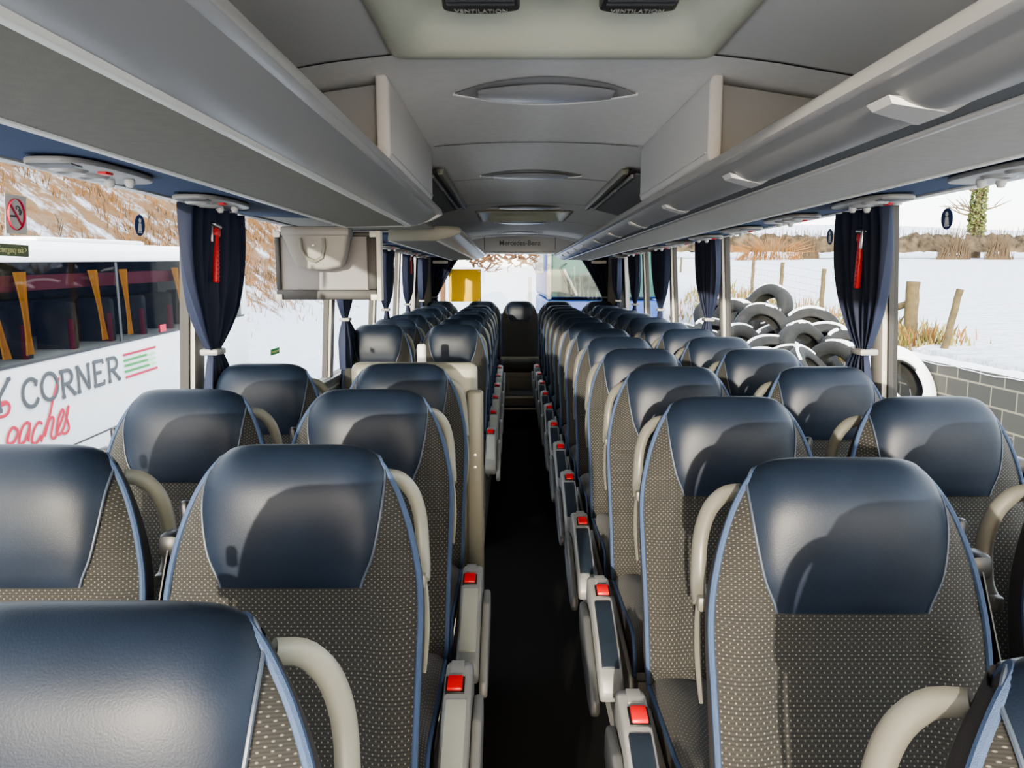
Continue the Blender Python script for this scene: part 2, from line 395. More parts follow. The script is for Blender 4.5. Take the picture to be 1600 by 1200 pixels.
        for q in [ar]+[x[1] for x in subs]: q.v = [(x, y, z+dz) for x, y, z in q.v]
        W['arm_console'] = (ar, ['armgrey'], subs)
        oa = MB(); x0, x1 = sorted((s*(.313+dx), s*(.338+dx)))
        oa.prism([(-.13, .44), (-.15, .475), (-.27, .475), (-.45, .40), (-.55, .345), (-.56, .31), (-.53, .285), (-.44, .28), (-.25, .32), (-.13, .38)], x0, x1, 'x', .010, seg=3)
        oa.v = [(x, y, z+dz) for x, y, z in oa.v]
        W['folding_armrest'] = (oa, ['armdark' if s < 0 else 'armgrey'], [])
        sp = MB(); x0, x1 = sorted((s*.222, s*.238))
        sp.prism([(-.46, .30), (-.30, .02), (-.05, .02), (.0, .30), (.0, .40), (-.30, .36), (-.44, .34)], x0, x1, 'x', .004)
        W['side_panel'] = (sp, ['armgrey'], [])
    return W
SEATMESH = {}
def place_seat(key, label, x, D, z=.188, group=None, rz=0):
    root = thing('coach_seat', label, 'seat', (x, D-.15, z), rz, group)
    if key not in SEATMESH:
        s, aisle, padm, mid = key
        tree = []
        for nm, (mb, mats, subs) in seat_parts(s, aisle, padm, mid).items():
            o = mb.build(nm, mats); sub = []
            for n2, m2, mt2 in subs: q = m2.build(n2, mt2); q.parent = o; sub.append(q)
            o.parent = root
            tree.append((o, sub))
        SEATMESH[key] = tree
    else:
        for o, sub in SEATMESH[key]:
            c = o.copy(); C.objects.link(c); c.parent = root
            for q in sub: d = q.copy(); C.objects.link(d); d.parent = c
    return root
G_R, G_L = 'coach seats right of the aisle', 'coach seats left of the aisle'
XA, XW = .486, 1.035
for n in range(-1, 12):
    D = 1.31+.72*n; w = ORD[n+1]
    near = {-1: ', mostly out of frame', 0: ', largest on the right'}.get(n, '')
    place_seat((-1, True, 'pad', False), f'navy headed aisle side seat right of the aisle, {w} row back{near}', XA, D, group=G_R)
    if n >= 0:
        place_seat((-1, False, 'pad', False), f'navy headed window seat against the right windows, {w} row from the camera', XW, D, group=G_R)
LF = [.69, 1.42, 2.17, 2.85]
for i, D in enumerate(LF):
    last = ', before the cream partition' if i == 3 else ''
    place_seat((1, True, 'padlight', False), f'navy headed aisle side seat left of the aisle, {ORD[i]} row back{last}', -.512, D, group=G_L)
    if i: place_seat((1, False, 'pad', False), f'navy headed window seat on the left, {ORD[i]} row from the camera', -XW, D, group=G_L)
for i in range(6):
    D = 5.37+.75*i
    place_seat((1, True, 'padlight', False), f'navy headed aisle seat on the left behind the stairwell, {ORD[i]} of the rear block', -.512, D, group=G_L)
    place_seat((1, False, 'pad', False), f'navy headed window seat on the left behind the stairwell, {ORD[i]} of the rear block', -XW, D, group=G_L)
for x, s, w in ((-XW, 1, 'far left seat of the back row under the yellow panel'), (-XA, 1, 'back row seat just left of the middle seat'), (XA, -1, 'back row seat just right of the middle seat'), (XW, -1, 'far right seat of the back row beside the tied rear curtain')):
    place_seat((s, False, 'pad', False), 'navy headed ' + w, x, 9.97, .22, 'back row seats')
mid = place_seat((1, False, 'pad', True), 'middle back row seat facing straight up the aisle above the steps', 0, 9.97, .22, 'back row seats')
b = MB(); b.rbox((-.25, -.02, .44), (.25, .05, .495), .018); o = b.build('seat_rail', ['cream'], mid)

# ------------------------------------------------------------------ shell of the coach
Y0, Y1 = -1.6, 10.35
def sbox(name, lo, hi, m, bev=0, label=None):
    return struct(MB().rbox(lo, hi, bev).build(name, [m]))
sbox('floor', (-.287, Y0, -.06), (.287, 9.0, 0), 'carpet')
for sd, nm, spans in ((1, 'right', [(Y0, 9.3)]), (-1, 'left', [(Y0, 3.15), (4.75, 9.3)])):
    for k, (a, b_) in enumerate(spans):
        x = sorted((sd*.29, sd*1.36)); sbox('trim_%d' % (1+k+(0 if sd > 0 else 1)), (x[0], a, -.06), (x[1], b_, .187), 'stepgrey')
        x = sorted((sd*.278, sd*.2895)); sbox('trim_%d' % (4+k+(0 if sd > 0 else 1)), (x[0], a, .001), (x[1], b_, .190), 'nosing')
sbox('trim_7', (-1.36, 3.151, -.5), (-.29, 4.749, -.2), 'stepgrey')
# rear steps
sbox('trim_8', (-.277, 9.0, -.06), (.277, 9.18, .18), 'carpet')
sbox('trim_9', (-.277, 8.985, .165), (.277, 9.0, .185), 'nosing')
sbox('trim_10', (-.277, 9.181, -.06), (.277, 9.3, .29), 'stepgrey'); sbox('trim_11', (-.277, 9.166, .275), (.277, 9.18, .30), 'nosing')
sbox('trim_12', (-1.36, 9.301, -.06), (1.36, Y1, .219), 'stepgrey')
# side walls: lower lining, sill, header
WIN = 1.32; ZS, ZH = 1.05, 1.975
def wx(z): return WIN-.055*(z-ZS)
PIL = [2.9, 5.1, 6.72, 8.1, 9.5]
for sd, nm in ((-1, 'left'), (1, 'right')):
    w = MB(); w.prism([(sd*WIN, -.06), (sd*(WIN+.05), -.06), (sd*(WIN+.05), ZS), (sd*WIN, ZS)], Y0, Y1, 'y')
    w.prism([(sd*wx(ZH), ZH+.005), (sd*(wx(ZH)+.05), ZH+.005), (sd*(wx(ZH)+.04), 2.40), (sd*(wx(ZH)-.0), 2.40)], Y0, Y1, 'y')
    w.prism([(sd*wx(ZS), ZS), (sd*(wx(ZS)+.05), ZS), (sd*(wx(ZH)+.05), ZH+.005), (sd*wx(ZH), ZH+.005)], 9.5, Y1, 'y')
    struct(w.build('wall_' + nm, ['wall']))
    t = MB(); t.rbox((min(sd*(WIN-.035), sd*WIN), Y0, ZS-.03), (max(sd*(WIN-.035), sd*WIN), 9.5, ZS), .006); struct(t.build('trim_%d' % (13 if sd < 0 else 14), ['armdark']))
    t = MB(); t.rbox((min(sd*(WIN-.02), sd*(WIN-.001)), Y0, ZS-.075), (max(sd*(WIN-.02), sd*(WIN-.001)), 9.5, ZS-.06), .003); struct(t.build('trim_%d' % (15 if sd < 0 else 16), ['nosing']))
    for k, y in enumerate(PIL[:4]):
        p = MB(); p.prism([(sd*(wx(ZS)-.006), ZS), (sd*(wx(ZS)+.045), ZS), (sd*(wx(ZH)+.045), ZH), (sd*(wx(ZH)-.006), ZH)], y-.02, y+.075, 'y', .003)
        p.prism([(sd*(wx(ZS)+.012), ZS), (sd*(wx(ZS)+.045), ZS), (sd*(wx(ZH)+.045), ZH), (sd*(wx(ZH)+.012), ZH)], y-.034, y-.0205, 'y', 0, 1)
        struct(p.build('trim_%d' % (20+k+(10 if sd > 0 else 0)), ['pillar', 'rubber']))
    ed = [Y0]+PIL
    for k in range(5):
        g = MB(); a, b_ = ed[k]+(.075 if k else 0), ed[k+1]-.034
        x_ = lambda z: sd*(wx(z)+.03)
        g.add([(x_(ZS), a, ZS), (x_(ZS), b_, ZS), (x_(ZH), b_, ZH), (x_(ZH), a, ZH)], [(0, 1, 2, 3)])
        struct(g.build('window_%d' % (1+k+(5 if sd > 0 else 0)), ['glass']))
# rear wall and window
RW = 1.17
w = MB(); w.rbox((-1.32, Y1, -.06), (1.32, Y1+.06, 1.24)); w.rbox((-1.32, Y1, 2.06), (1.32, Y1+.06, 2.40))
w.rbox((-1.32, Y1, 1.24), (-RW, Y1+.06, 2.06)); w.rbox((RW, Y1, 1.24), (1.32, Y1+.06, 2.06))
struct(w.build('wall_rear', ['wall']))
g = MB(); g.add([(-RW, Y1+.03, 1.24), (RW, Y1+.03, 1.24), (RW, Y1+.03, 2.06), (-RW, Y1+.03, 2.06)], [(0, 1, 2, 3)]); struct(g.build('window_11', ['glass']))
# ceiling with two hatch openings
CX = [-1.27, -1.15, -.95, -.75, -.55, -.45, -.375, -.19, 0, .19, .375, .45, .55, .75, .95, 1.15, 1.27]
def cz(x):
    a = abs(x); t = [(0, 2.262), (.19, 2.259), (.375, 2.248), (.45, 2.24), (.55, 2.228), (.75, 2.195), (.95, 2.145), (1.15, 2.07), (1.3, 1.985)]
    for (p, q), (r_, s_) in zip(t, t[1:]):
        if a <= r_: return q+(s_-q)*(a-p)/(r_-p)
    return 1.985
H1, H2 = (.85, 1.97), (6.35, 7.40)
CY = [Y0, H1[0], H1[1], 3.27, 4.4, 5.8, H2[0], H2[1], 8.8, Y1]
c = MB(); vs = [(x, y, cz(x)) for y in CY for x in CX]; n = len(CX); fs = []; ms = []
for j in range(len(CY)-1):
    for i in range(n-1):
        hole = CX[i] >= -.376 and CX[i+1] <= .376 and (CY[j], CY[j+1]) in (H1, H2)
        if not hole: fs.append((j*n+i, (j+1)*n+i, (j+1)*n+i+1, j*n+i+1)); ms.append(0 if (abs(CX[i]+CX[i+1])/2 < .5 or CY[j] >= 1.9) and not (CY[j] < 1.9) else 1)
c.add(vs, fs, 0, True); c.m = ms
c.rbox((-1.3, Y0, 2.42), (1.3, Y1+.05, 2.46))
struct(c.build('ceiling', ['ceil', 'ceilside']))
for k, (y, x0, x1) in enumerate([(1.97, -.95, -.378), (1.97, .378, .95), (3.27, -.42, .42), (4.4, -.44, .44), (5.8, -.45, .75), (7.45, -.75, .75), (8.8, -.75, .75), (5.8, -.95, -.5)]):
    s_ = MB(); N = 14; s_.grid(N, 2, lambda a, b: Vector((x0+(x1-x0)*a, y-.005+.01*b, cz(x0+(x1-x0)*a)-.0025)), 0); struct(s_.build('trim_%d' % (50+k), ['groove']))

def hatch(y0, y1, label, handles):
    t = thing('roof_hatch', label, 'roof hatch', (0, (y0+y1)/2, 2.25))
    oy = -(y0+y1)/2; oz = -2.25
    m = MB(); outer = []; rings = []
    def ring(w, a, b_, z, r):
        pts = []
        for cx, cy, q0 in ((w, b_, 0), (-w, b_, 1), (-w, a, 2), (w, a, 3)):
            for k in range(6):
                q = (q0+k/5)*PI/2; pts.append((cx-math.copysign(r, cx)+r*math.cos(q), cy-(r if cy == b_ else -r)+r*math.sin(q)+oy, (z(cx) if callable(z) else z)+oz))
        return pts
    rr = [ring(.395, y0-.02, y1+.02, lambda x: cz(x)-.004, .03), ring(.385, y0-.01, y1+.01, lambda x: cz(x)-.012, .03), ring(.365, y0+.015, y1-.015, 2.236, .035), ring(.335, y0+.05, y1-.05, 2.243, .06), ring(.315, y0+.09, y1-.085, 2.275, .07), ring(.29, y0+.15, y1-.14, 2.31, .06), ring(.27, y0+.2, y1-.20, 2.318, .05)]
    n = len(rr[0]); vs = [p for r_ in rr for p in r_]
    fs = [(i*n+k, i*n+(k+1) % n, (i+1)*n+(k+1) % n, (i+1)*n+k) for i in range(len(rr)-1) for k in range(n)]
    m.add(vs, fs, 0, True); m.add(rr[-1], [tuple(range(n))], 0, False)
    m.build('hatch_frame', ['hatch'], t)
    for sx in (-.105, .105):
        q = MB(); q.lathe([(.0001, -.003), (.007, -.003), (.008, .001), (.0001, .002)], (sx, y1-.175+oy, 2.314+oz), 12); q.build('screw_cap', ['hatch'], t)
    if handles:
        for sx in (-.165, .165):
            q = MB(); pts = [(sx-.075, y1-.42), (sx+.075, y1-.42), (sx+.082, y1-.25), (sx+.03, y1-.228), (sx-.04, y1-.228), (sx-.082, y1-.25)]
            q.prism([(x, y+oy) for x, y in pts], 2.262+oz, 2.312+oz, 'z', .008); h = q.build('vent_handle', ['black'], t)
            text_mesh('lettering', 'VENTILATION', .0165, 'stickergrey', h, frame((sx, y1-.252+oy, 2.2612+oz), (1, 0, 0), (0, -1, 0)) @ Matrix.Diagonal((1, 1.7, 1, 1)), .0006, .0003, spacing=1.1)
            q = MB()
            for k in range(5): q.rbox((sx-.07, y1-.30-k*.022+oy, 2.258+oz), (sx+.07, y1-.292-k*.022+oy, 2.262+oz)); 
            q.build('grip_rib', ['armdark'], h)
        q = MB(); q.rbox((-.05, y1-.40+oy, 2.285+oz), (.05, y1-.255+oy, 2.314+oz), .008); q.build('emergency_handle', ['redhammer'], t)
        q = MB()
        for sx in (-.045, .045): q.lathe([(.0001, -.006), (.009, -.006), (.011, .004), (.0001, .005)], (sx, y1-.25+oy, 2.312+oz), 10)
        q.build('latch_knob', ['maroon'], t)
    return t
hatch(*H1, 'large beige green roof hatch overhead with two black vent handles', True)
hatch(*H2, 'smaller distant roof hatch halfway down the ceiling', False)
# pointed-oval ceiling lamps
def lens_lamp(Y, label):
    t = thing('ceiling_lamp', label, 'ceiling lamp', (0, Y, 2.262), group='pointed oval lamps along the ceiling centre')
    def half(x, r=1): return .165*r*max(0, 1-(abs(x)/.275)**2)
    m = MB()
    def fn(a, b):
        x = -.275+.55*a; y = (2*b-1)*half(x); return Vector((x, y, cz(x)-2.262-.004-.010*(1-(2*b-1)**2)*(1-(x/.275)**2)))
    m.grid(31, 9, fn, 0); m.build('lamp_bezel', ['lensdark'], t)
    m = MB()
    def f2(a, b):
        x = -.20+.40*a; y = (2*b-1)*half(x)*.72+.01; return Vector((x, y-.02, cz(x)-2.262-.014-.012*(1-(2*b-1)**2)*(1-(x/.25)**2)))
    m.grid(25, 9, f2, 0); m.build('lamp_lens', ['lens'], t)
    m = MB(); m.tube([Vector((-.275+.55*k/30, half(-.275+.55*k/30), cz(-.275+.55*k/30)-2.262-.004)) for k in range(31)], .005, 6); m.build('lamp_rim', ['ceil'], t)
for Y, w in ((2.40, 'nearest and largest pointed oval lamp, just behind the beige roof hatch'), (4.25, 'second pointed oval ceiling lamp, between the two slotted vents'), (6.10, 'third pointed oval ceiling lamp, just before the small hatch'), (7.75, 'fourth pointed oval ceiling lamp, just past the small hatch'), (9.40, 'farthest pointed oval ceiling lamp, above the rear header')):
    lens_lamp(Y, w)
# slotted vents and cabinet boxes
for sd, w in ((-1, 'left'), (1, 'right')):
    t = thing('slotted_vent', f'grey framed slotted air vent on the {w} side of the ceiling', 'air vent', (sd*.47, 4.75, 2.22), group='slotted ceiling vents')
    m = MB(); m.prism([(sd*(-.045), .006), (sd*(-.035), -.022), (sd*(-.012), -.022), (sd*(-.005), .004)], -.95, .95, 'y', .003); m.build('vent_frame', ['cream'], t)
    m = MB(); m.rbox((min(sd*-.006, sd*.016), -.93, -.010), (max(sd*-.006, sd*.016), .93, .002)); m.build('slot', ['black'], t)
    for k in range(3): m = MB(); m.rbox((min(sd*.012, sd*.026), -.90+k*.61, -.030), (max(sd*.012, sd*.026), -.90+k*.61+.58, -.012), .004); m.build('flap', ['lip'], t)
    m = MB(); m.prism([(sd*.028, -.015), (sd*.028, -.02), (sd*.43, -.12), (sd*.43, -.115)], -.95, .95, 'y'); m.build('vent_panel', ['ceildark'], t)
    t = thing('ceiling_cabinet', f'white sided overhead box hanging above the {w} luggage rack lip', 'cabinet', (sd*.44, 2.7, 2.02), group='overhead boxes on the racks')
    m = MB(); X = [sd*.03, sd*.30, sd*.62]
    m.prism([(X[0], 0.005), (X[2], 0.005), (X[2], cz(1.06)-2.03), (X[1], cz(.74)-2.03), (X[0], cz(.47)-2.03)], -.52, .54, 'y', .008); m.build('cabinet_body', ['ceildark'], t)
    m = MB(); m.prism([(sd*-.012, .012), (sd*-.006, -.004), (sd*.026, -.004), (sd*.026, .222), (sd*-.004, .222), (sd*-.012, .20)], -.56, .55, 'y', .008, seg=3); m.build('cabinet_door', ['boxwhite'], t)
    m = MB(); m.rbox((min(sd*-.016, sd*.0), -.545, .018), (max(sd*-.016, sd*.0), .535, .024), .002); m.build('door_moulding', ['boxwhite'], t)

# luggage racks
def rack(sd, y0, y1, label, right=False, cap=False):
    t = thing('luggage_rack', label, 'luggage rack', (sd*.6, (y0+y1)/2, 1.93))
    L_ = lambda x: sd*(x-.6)
    a, b_ = y0-(y0+y1)/2, y1-(y0+y1)/2
    m = MB(); m.prism([(L_(.40), .045), (L_(.405), .068), (L_(.42), .078), (L_(.44), .078), (L_(.455), .066), (L_(.46), .05), (L_(.445), .044), (L_(.42), .044)], a, b_, 'y', .004); m.build('rack_lip', ['lip'], t)
    fx = .504 if right else .545
    pts = [(.422+(fx-.422)*k/14, .001+.045*(1-k/14)**2.2) for k in range(15)]
    m = MB(); m.prism([(L_(x), z) for x, z in pts]+[(L_(x), z+.012) for x, z in pts[::-1]], a, b_-.002, 'y'); m.sm = [True]*len(m.sm); m.build('rack_fascia', ['silver'], t)
    if right:
        m = MB(); m.prism([(L_(.505), .002), (L_(.530), -.004), (L_(.530), .014), (L_(.505), .014)], a, b_, 'y'); m.build('dark_rail', ['armdark'], t)
        m = MB(); m.prism([(L_(.531), -.007), (L_(.547), -.010), (L_(.547), .01), (L_(.531), .01)], a, b_, 'y', .002); m.build('rail_trim', ['lip'], t)
        m = MB(); m.prism([(L_(.548), -.003), (L_(.560), -.002), (L_(.560), .01), (L_(.548), .01)], a, b_, 'y'); m.build('shadow_rail', ['groove'], t)
        k = 0; y = y0+.35
        while y < y1-.2:  # pale wedges repeated along the fascia
            m = MB(); z = lambda x: {.435: .024, .51: .0015}[x]
            yy = y-(y0+y1)/2
            m.add([(L_(.432), yy-.02, .028), (L_(.503), yy-.10, .0005), (L_(.503), yy+.05, .0005), (L_(.432), yy+.05, .028), (L_(.438), yy-.02, .016), (L_(.502), yy-.055, -.004), (L_(.502), yy+.03, -.004), (L_(.438), yy+.04, .016)],
                  [(0, 1, 5, 4), (1, 2, 6, 5), (2, 3, 7, 6), (3, 0, 4, 7), (4, 5, 6, 7), (0, 3, 2, 1)]); m.build('rack_wedge', ['boxwhite'], t); y += .80
    else:
        m = MB(); m.prism([(L_(fx-.012), .004), (L_(fx-.004), -.005), (L_(fx+.010), -.006), (L_(fx+.010), .010), (L_(fx-.012), .012)], a, b_, 'y', .002); m.build('fascia_trim', ['edgewhite'], t)
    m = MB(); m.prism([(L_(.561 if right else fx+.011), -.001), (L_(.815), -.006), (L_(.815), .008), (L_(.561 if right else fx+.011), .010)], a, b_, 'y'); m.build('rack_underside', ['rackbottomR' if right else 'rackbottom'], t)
    m = MB(); m.prism([(L_(.816), -.010), (L_(.834), -.010), (L_(.836), .012), (L_(.816), .012)], a, b_, 'y', .003); m.build('edge_trim', ['edgewhite'], t)
    m = MB(); m.prism([(L_(.462), .055), (L_(1.18), .055), (L_(1.18), .045), (L_(.462), .040)], a, b_, 'y'); m.build('rack_shelf', ['ceildark'], t)
    if cap:
        for yy in cap:
            q = yy-(y0+y1)/2
            m = MB(); m.prism([(L_(.40), .045), (L_(.41), .072), (L_(.44), .080), (L_(.60), .085), (L_(.83), .07), (L_(.836), -.008), (L_(.55), -.006), (L_(.50), .004), (L_(.45), .018), (L_(.42), .033)], q-.012, q+.012, 'y', .004); m.build('end_cap', ['cream' if yy > 4 else 'silver'], t)
    return t
rack(-1, Y0, 3.40, 'long grey luggage rack overhead on the left, ending above the screen', cap=[3.39])
rack(-1, 4.62, 9.3, 'short distant luggage rack on the left beyond the screen', cap=[4.63])
rack(1, Y0, 9.35, 'long luggage rack along the whole right side with pale wedges', right=True)
# blue service panels under the racks
for sd, spans, w in ((-1, [(Y0, 3.42, 'on the left up to the screen'), (4.62, 9.5, 'on the far left beyond the screen')], 'l'), (1, [(Y0, 9.5, 'running along the right windows')], 'r')):
    for a, b_, ww in spans:
        t = thing('service_panel', 'blue fabric panel under the rack ' + ww, 'panel', (sd*1.05, (a+b_)/2, 1.96))
        L_ = lambda x: sd*(x-1.05); h = (b_-a)/2
        m = MB(); m.prism([(L_(.838), -.002), (L_(1.235), .012), (L_(1.235), .022), (L_(.838), .010)], -h, h, 'y'); m.build('blue_lining', ['bluepanel'], t)
        m = MB(); m.prism([(L_(1.236), .006), (L_(1.266), .004), (L_(1.266), .024), (L_(1.236), .024)], -h, h, 'y', .003); m.build('window_edge_trim', ['edgewhite'], t)
# filler over the stairwell
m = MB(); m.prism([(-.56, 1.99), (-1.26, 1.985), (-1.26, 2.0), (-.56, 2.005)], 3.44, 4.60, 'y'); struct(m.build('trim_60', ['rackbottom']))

# reading light units
def service_unit(sd, Y, label, group):
    t = thing('reading_light_unit', label, 'reading light', (sd*1.10, Y, 1.966), group=group)
    return t
SU = None
def su_parts(sd, t):
    m = MB(); pts = []
    for k in range(28):
        q = 2*PI*k/28; pts.append((.085*math.copysign(abs(math.cos(q))**.6, math.cos(q)), .205*math.copysign(abs(math.sin(q))**.8, math.sin(q))))
    m.prism(pts, -.014, .0, 'z', .006); m.build('unit_plate', ['psu'], t)
    for yy in (-.075, .02):
        m = MB(); m.lathe([(.0001, .0), (.022, -.001), (.026, -.006), (.034, -.008), (.040, -.004), (.042, 0), (.0001, .001)], (-.02, yy, -.014), 18); m.build('lamp_bowl', ['lip'], t)
        m = MB(); m.lathe([(.0001, -.002), (.020, -.0015), (.020, .0)], (-.02, yy, -.0145), 14); m.build('lamp_glass', ['armdark'], t)
    for sx in (-.025, .025):
        m = MB(); m.lathe([(.0001, -.020), (.008, -.019), (.013, -.008), (.012, 0), (.0001, .001)], (sx+.01, .10, -.014), 14); m.build('air_nozzle', ['white'], t)
    m = MB(); m.rbox((.032, -.05, -.020), (.055, -.015, -.012), .004); m.build('call_button', ['red'], t)
    m = MB(); m.prism([(-.05, -.185), (.05, -.185), (.045, -.13), (-.045, -.13)], -.017, -.012, 'z', .002); m.build('speaker_grille', ['armdark'], t)
for sd, w in ((-1, 'left'), (1, 'right')):
    ys = [1.15+.74*k for k in range(11)]
    if sd < 0: ys = [y for y in ys if not 3.2 < y < 4.8]
    src = None
    for k, Y in enumerate(ys):
        lab = f'{ORD[k]} reading light unit from the front under the {w} rack'
        g = f'reading light units under the {w} rack'
        if src is None:
            src = thing('reading_light_unit', lab, 'reading light', (sd*1.10, Y, 1.962), group=g); su_parts(sd, src); index_children()
        else:
            c_ = copy_tree(src); c_.location = (sd*1.10, Y, 1.962); c_['label'] = lab

# header over the rear window
t = thing('rear_header', 'curved grey header above the rear window with faint dark lettering', 'header panel', (0, 10.0, 2.1))
m = MB(); m.prism([(-1.18, -.055), (1.18, -.055), (1.18, -.04), (.9, .045), (.46, .125), (0, .15), (-.46, .125), (-.9, .045), (-1.18, -.04)], -.02, .03, 'y', .006); m.build('header_board', ['lens'], t)
for sx in (-.455, .455): m = MB(); m.rbox((sx-.003, -.0215, -.028), (sx+.003, -.0195, .13)); m.build('panel_joint', ['groove'], t)
text_mesh('lettering', 'Mercedes-Benz', .085, 'headertext', t, frame((0, -.0222, .055), (1, 0, 0), (0, 0, 1)), .001, .001)
m = MB(); m.rbox((-1.15, -.03, -.075), (1.15, .28, -.056), .008); m.build('header_lip', ['edgewhite'], t)

# drop-down screen
t = thing('drop_down_screen', 'grey screen folded down under the left rack end, seen from behind', 'screen', (-.955, 3.58, 1.76))
W2, H_ = .232, .155
m = MB(); m.rbox((-W2+.02, .006, -H_+.02), (W2-.02, .035, H_-.01)); m.build('screen_back', ['monitor'], t)
m = MB()
for a, b_ in (((-W2, -.012, -H_), (W2, .04, -H_+.046)), ((-W2, -.012, H_-.022), (W2, .04, H_)), ((-W2, -.012, -H_+.047), (-W2+.022, .04, H_-.023)), ((W2-.042, -.012, -H_+.047), (W2, .04, H_-.023))): m.rbox(a, b_, .005)
m.build('screen_frame', ['monframe'], t)
m = MB(); m.rbox((W2+.001, -.016, -H_-.005), (W2+.022, .044, H_+.005), .004); m.build('side_edge', ['monedge'], t)
for sx, sz in ((-1, 1), (-1, -1), (1, 1), (1, -1)):
    m = MB(); m.rbox((sx*(W2-.012)-.016, -.020, sz*(H_-.012)-.014), (sx*(W2-.012)+.016, -.0125, sz*(H_-.012)+.014), .003); m.build('corner_cap', ['monedge'], t)
m = MB(); prof = [(-.150, .170), (.150, .170), (.150, .128), (.142, .122), (.128, .04), (.108, -.005), (.04, -.020), (-.04, -.018), (-.085, -.008), (-.11, .04), (-.14, .122), (-.150, .128)]
m.prism([(x-.02, z) for x, z in prof], -.115, -.021, 'y', .012, seg=3); m.build('mount_housing', ['psu'], t)
m = MB(); m.prism([(-.172, .172), (.132, .172), (.132, .130), (-.172, .130)], -.122, -.0205, 'y', .008); m.build('mount_collar', ['psu'], t)
m = MB(); m.tube([(-.085, -.118, .12), (-.08, -.119, .07), (-.055, -.12, .03), (-.02, -.12, .018), (.01, -.12, .035), (.02, -.119, .08), (.018, -.118, .12)], .009, 8); m.build('housing_ridge', ['cream'], t)
m = MB(); m.lathe([(.0001, -.004), (.005, -.003), (.006, .003), (.0001, .004)], (-.03, -.117, .09), 10, axis='y'); m.build('screw', ['steel'], t)

# partition behind the last left front pair, grab post
t = thing('partition_panel', 'cream moulded partition behind the fourth left row at the stairwell', 'partition', (-.48, 3.08, 0.2))
m = MB(); m.rbox((-.27, -.02, 0), (.24, .06, 1.165), .03, seg=3); m.build('partition_board', ['cream'], t)
m = MB(); m.rbox((.20, -.07, 0), (.265, -.021, 1.06), .012, seg=3); m.build('edge_moulding', ['cream'], t)
for z in (.75, .80): m = MB(); m.lathe([(.0001, -.004), (.007, -.003), (.008, .0), (.0001, .002)], (.232, -.071, z), 10, axis='y'); m.build('screw', ['steel'], t)
t = thing('grab_post', 'cream upright grab post between the first pair behind the stairwell', 'grab post', (-.665, 4.78, .2))
m = MB(); m.rbox((-.028, -.02, .0), (.028, .02, 1.10), .016, seg=3); m.build('post_tube', ['edgewhite'], t)
m = MB(); m.lathe([(.05, 0), (.05, .012), (.03, .02), (.0001, .021)], (0, 0, 0), 16); m.build('base_flange', ['steel'], t)

# ------------------------------------------------------------------ curtains
def curtain(sd, Yc, label, wtop=.34, tail=.20, shift=0):
    t = thing('window_curtain', label, 'curtain', (sd*1.225, Yc, 1.43), group='navy curtains tied back at the side windows')
    m = MB(); ZT = 1.955-1.43; ZB = 1.10-1.43
    def fn(a, b):
        z = ZT+(ZB-ZT)*b
        if z > .0:
            q = z/ZT; hw = .035+(wtop-.035)*(1-(1-q)**2.7)*(1-.08*q**4)
            c0 = -.02*(1-q)
        else:
            q = -z/-ZB; hw = .035+(tail-.035)*q**.7; c0 = .05*q+(.16*q if tail > .3 else 0)
        u = 2*a-1; amp = .022*min(1, hw/.2)+.005
        y = u*hw+c0+shift
        x = sd*(amp*math.sin(a*2*PI*5.3+.9*math.sin(b*2.2+a*4)+(.8 if sd > 0 else 0)+Yc)+amp*.45*math.sin(a*2*PI*12.1+b*2.5+Yc*3))-sd*.03*max(0, z/ZT)**2*.0
        return Vector((x-sd*.02*max(0, z)/ZT, y, z))
    m.grid(90, 34, fn, 0); m.build('cloth', ['curtain'], t, 180)
    m = MB(); m.rbox((-.034, -.046+shift-.02, -.012), (.034, .046+shift-.02, .012), .007); m.build('tie_clip', ['armgrey'], t)
    m = MB()
    for k in range(4): m.rbox((-.012+sd*.014, -wtop*.8+k*wtop*.53-.012, ZT), (.012+sd*.014, -wtop*.8+k*wtop*.53+.012, ZT+.016), .003)
    m.build('curtain_glider', ['edgewhite'], t)
CURT = [2.90, 5.22, 6.90, 8.33, 9.66]
for sd, w in ((-1, 'left'), (1, 'right')):
    for k, y in enumerate(CURT):
        hw = ([.30, .26, .34, .36, .30] if sd < 0 else [.215, .24, .30, .34, .30])[k]
        curtain(sd, y, f'navy curtain tied back on the {w} windows, {ORD[k]} from the front', hw, .18 if (sd, k) != (-1, 1) else .34)
def rear_curtain(sd, label):
    t = thing('rear_curtain', label, 'curtain', (sd*1.12, 10.24, 1.42))
    m = MB()
    def fn(a, b):
        z = .58-.86*b
        if b < .62:
            q = b/.62; xin = -.36+(.33)*q**.8; xout = .05
        else: q = (b-.62)/.38; xin = -.03-.05*q; xout = .05
        u = a; x = xout+(xin-xout)*u
        return Vector((sd*x, .02*math.sin(a*2*PI*5+b*2)+.008*math.sin(a*2*PI*11), z))
    m.grid(70, 24, fn, 0); m.build('cloth', ['curtain'], t, 180)
    m = MB(); m.rbox((sd*.01-.05, -.035, .03), (sd*.01+.05, .035, .055), .008); m.build('tie_band', ['armdark'], t)
    m = MB(); m.rbox((sd*-.08-.1, -.05, .48), (sd*-.08+.1, -.024, .52), .01); m.build('curtain_rail', ['edgewhite'], t)
rear_curtain(-1, 'navy curtain swept back at the left corner of the rear window')
rear_curtain(1, 'navy curtain swept back at the right corner of the rear window')

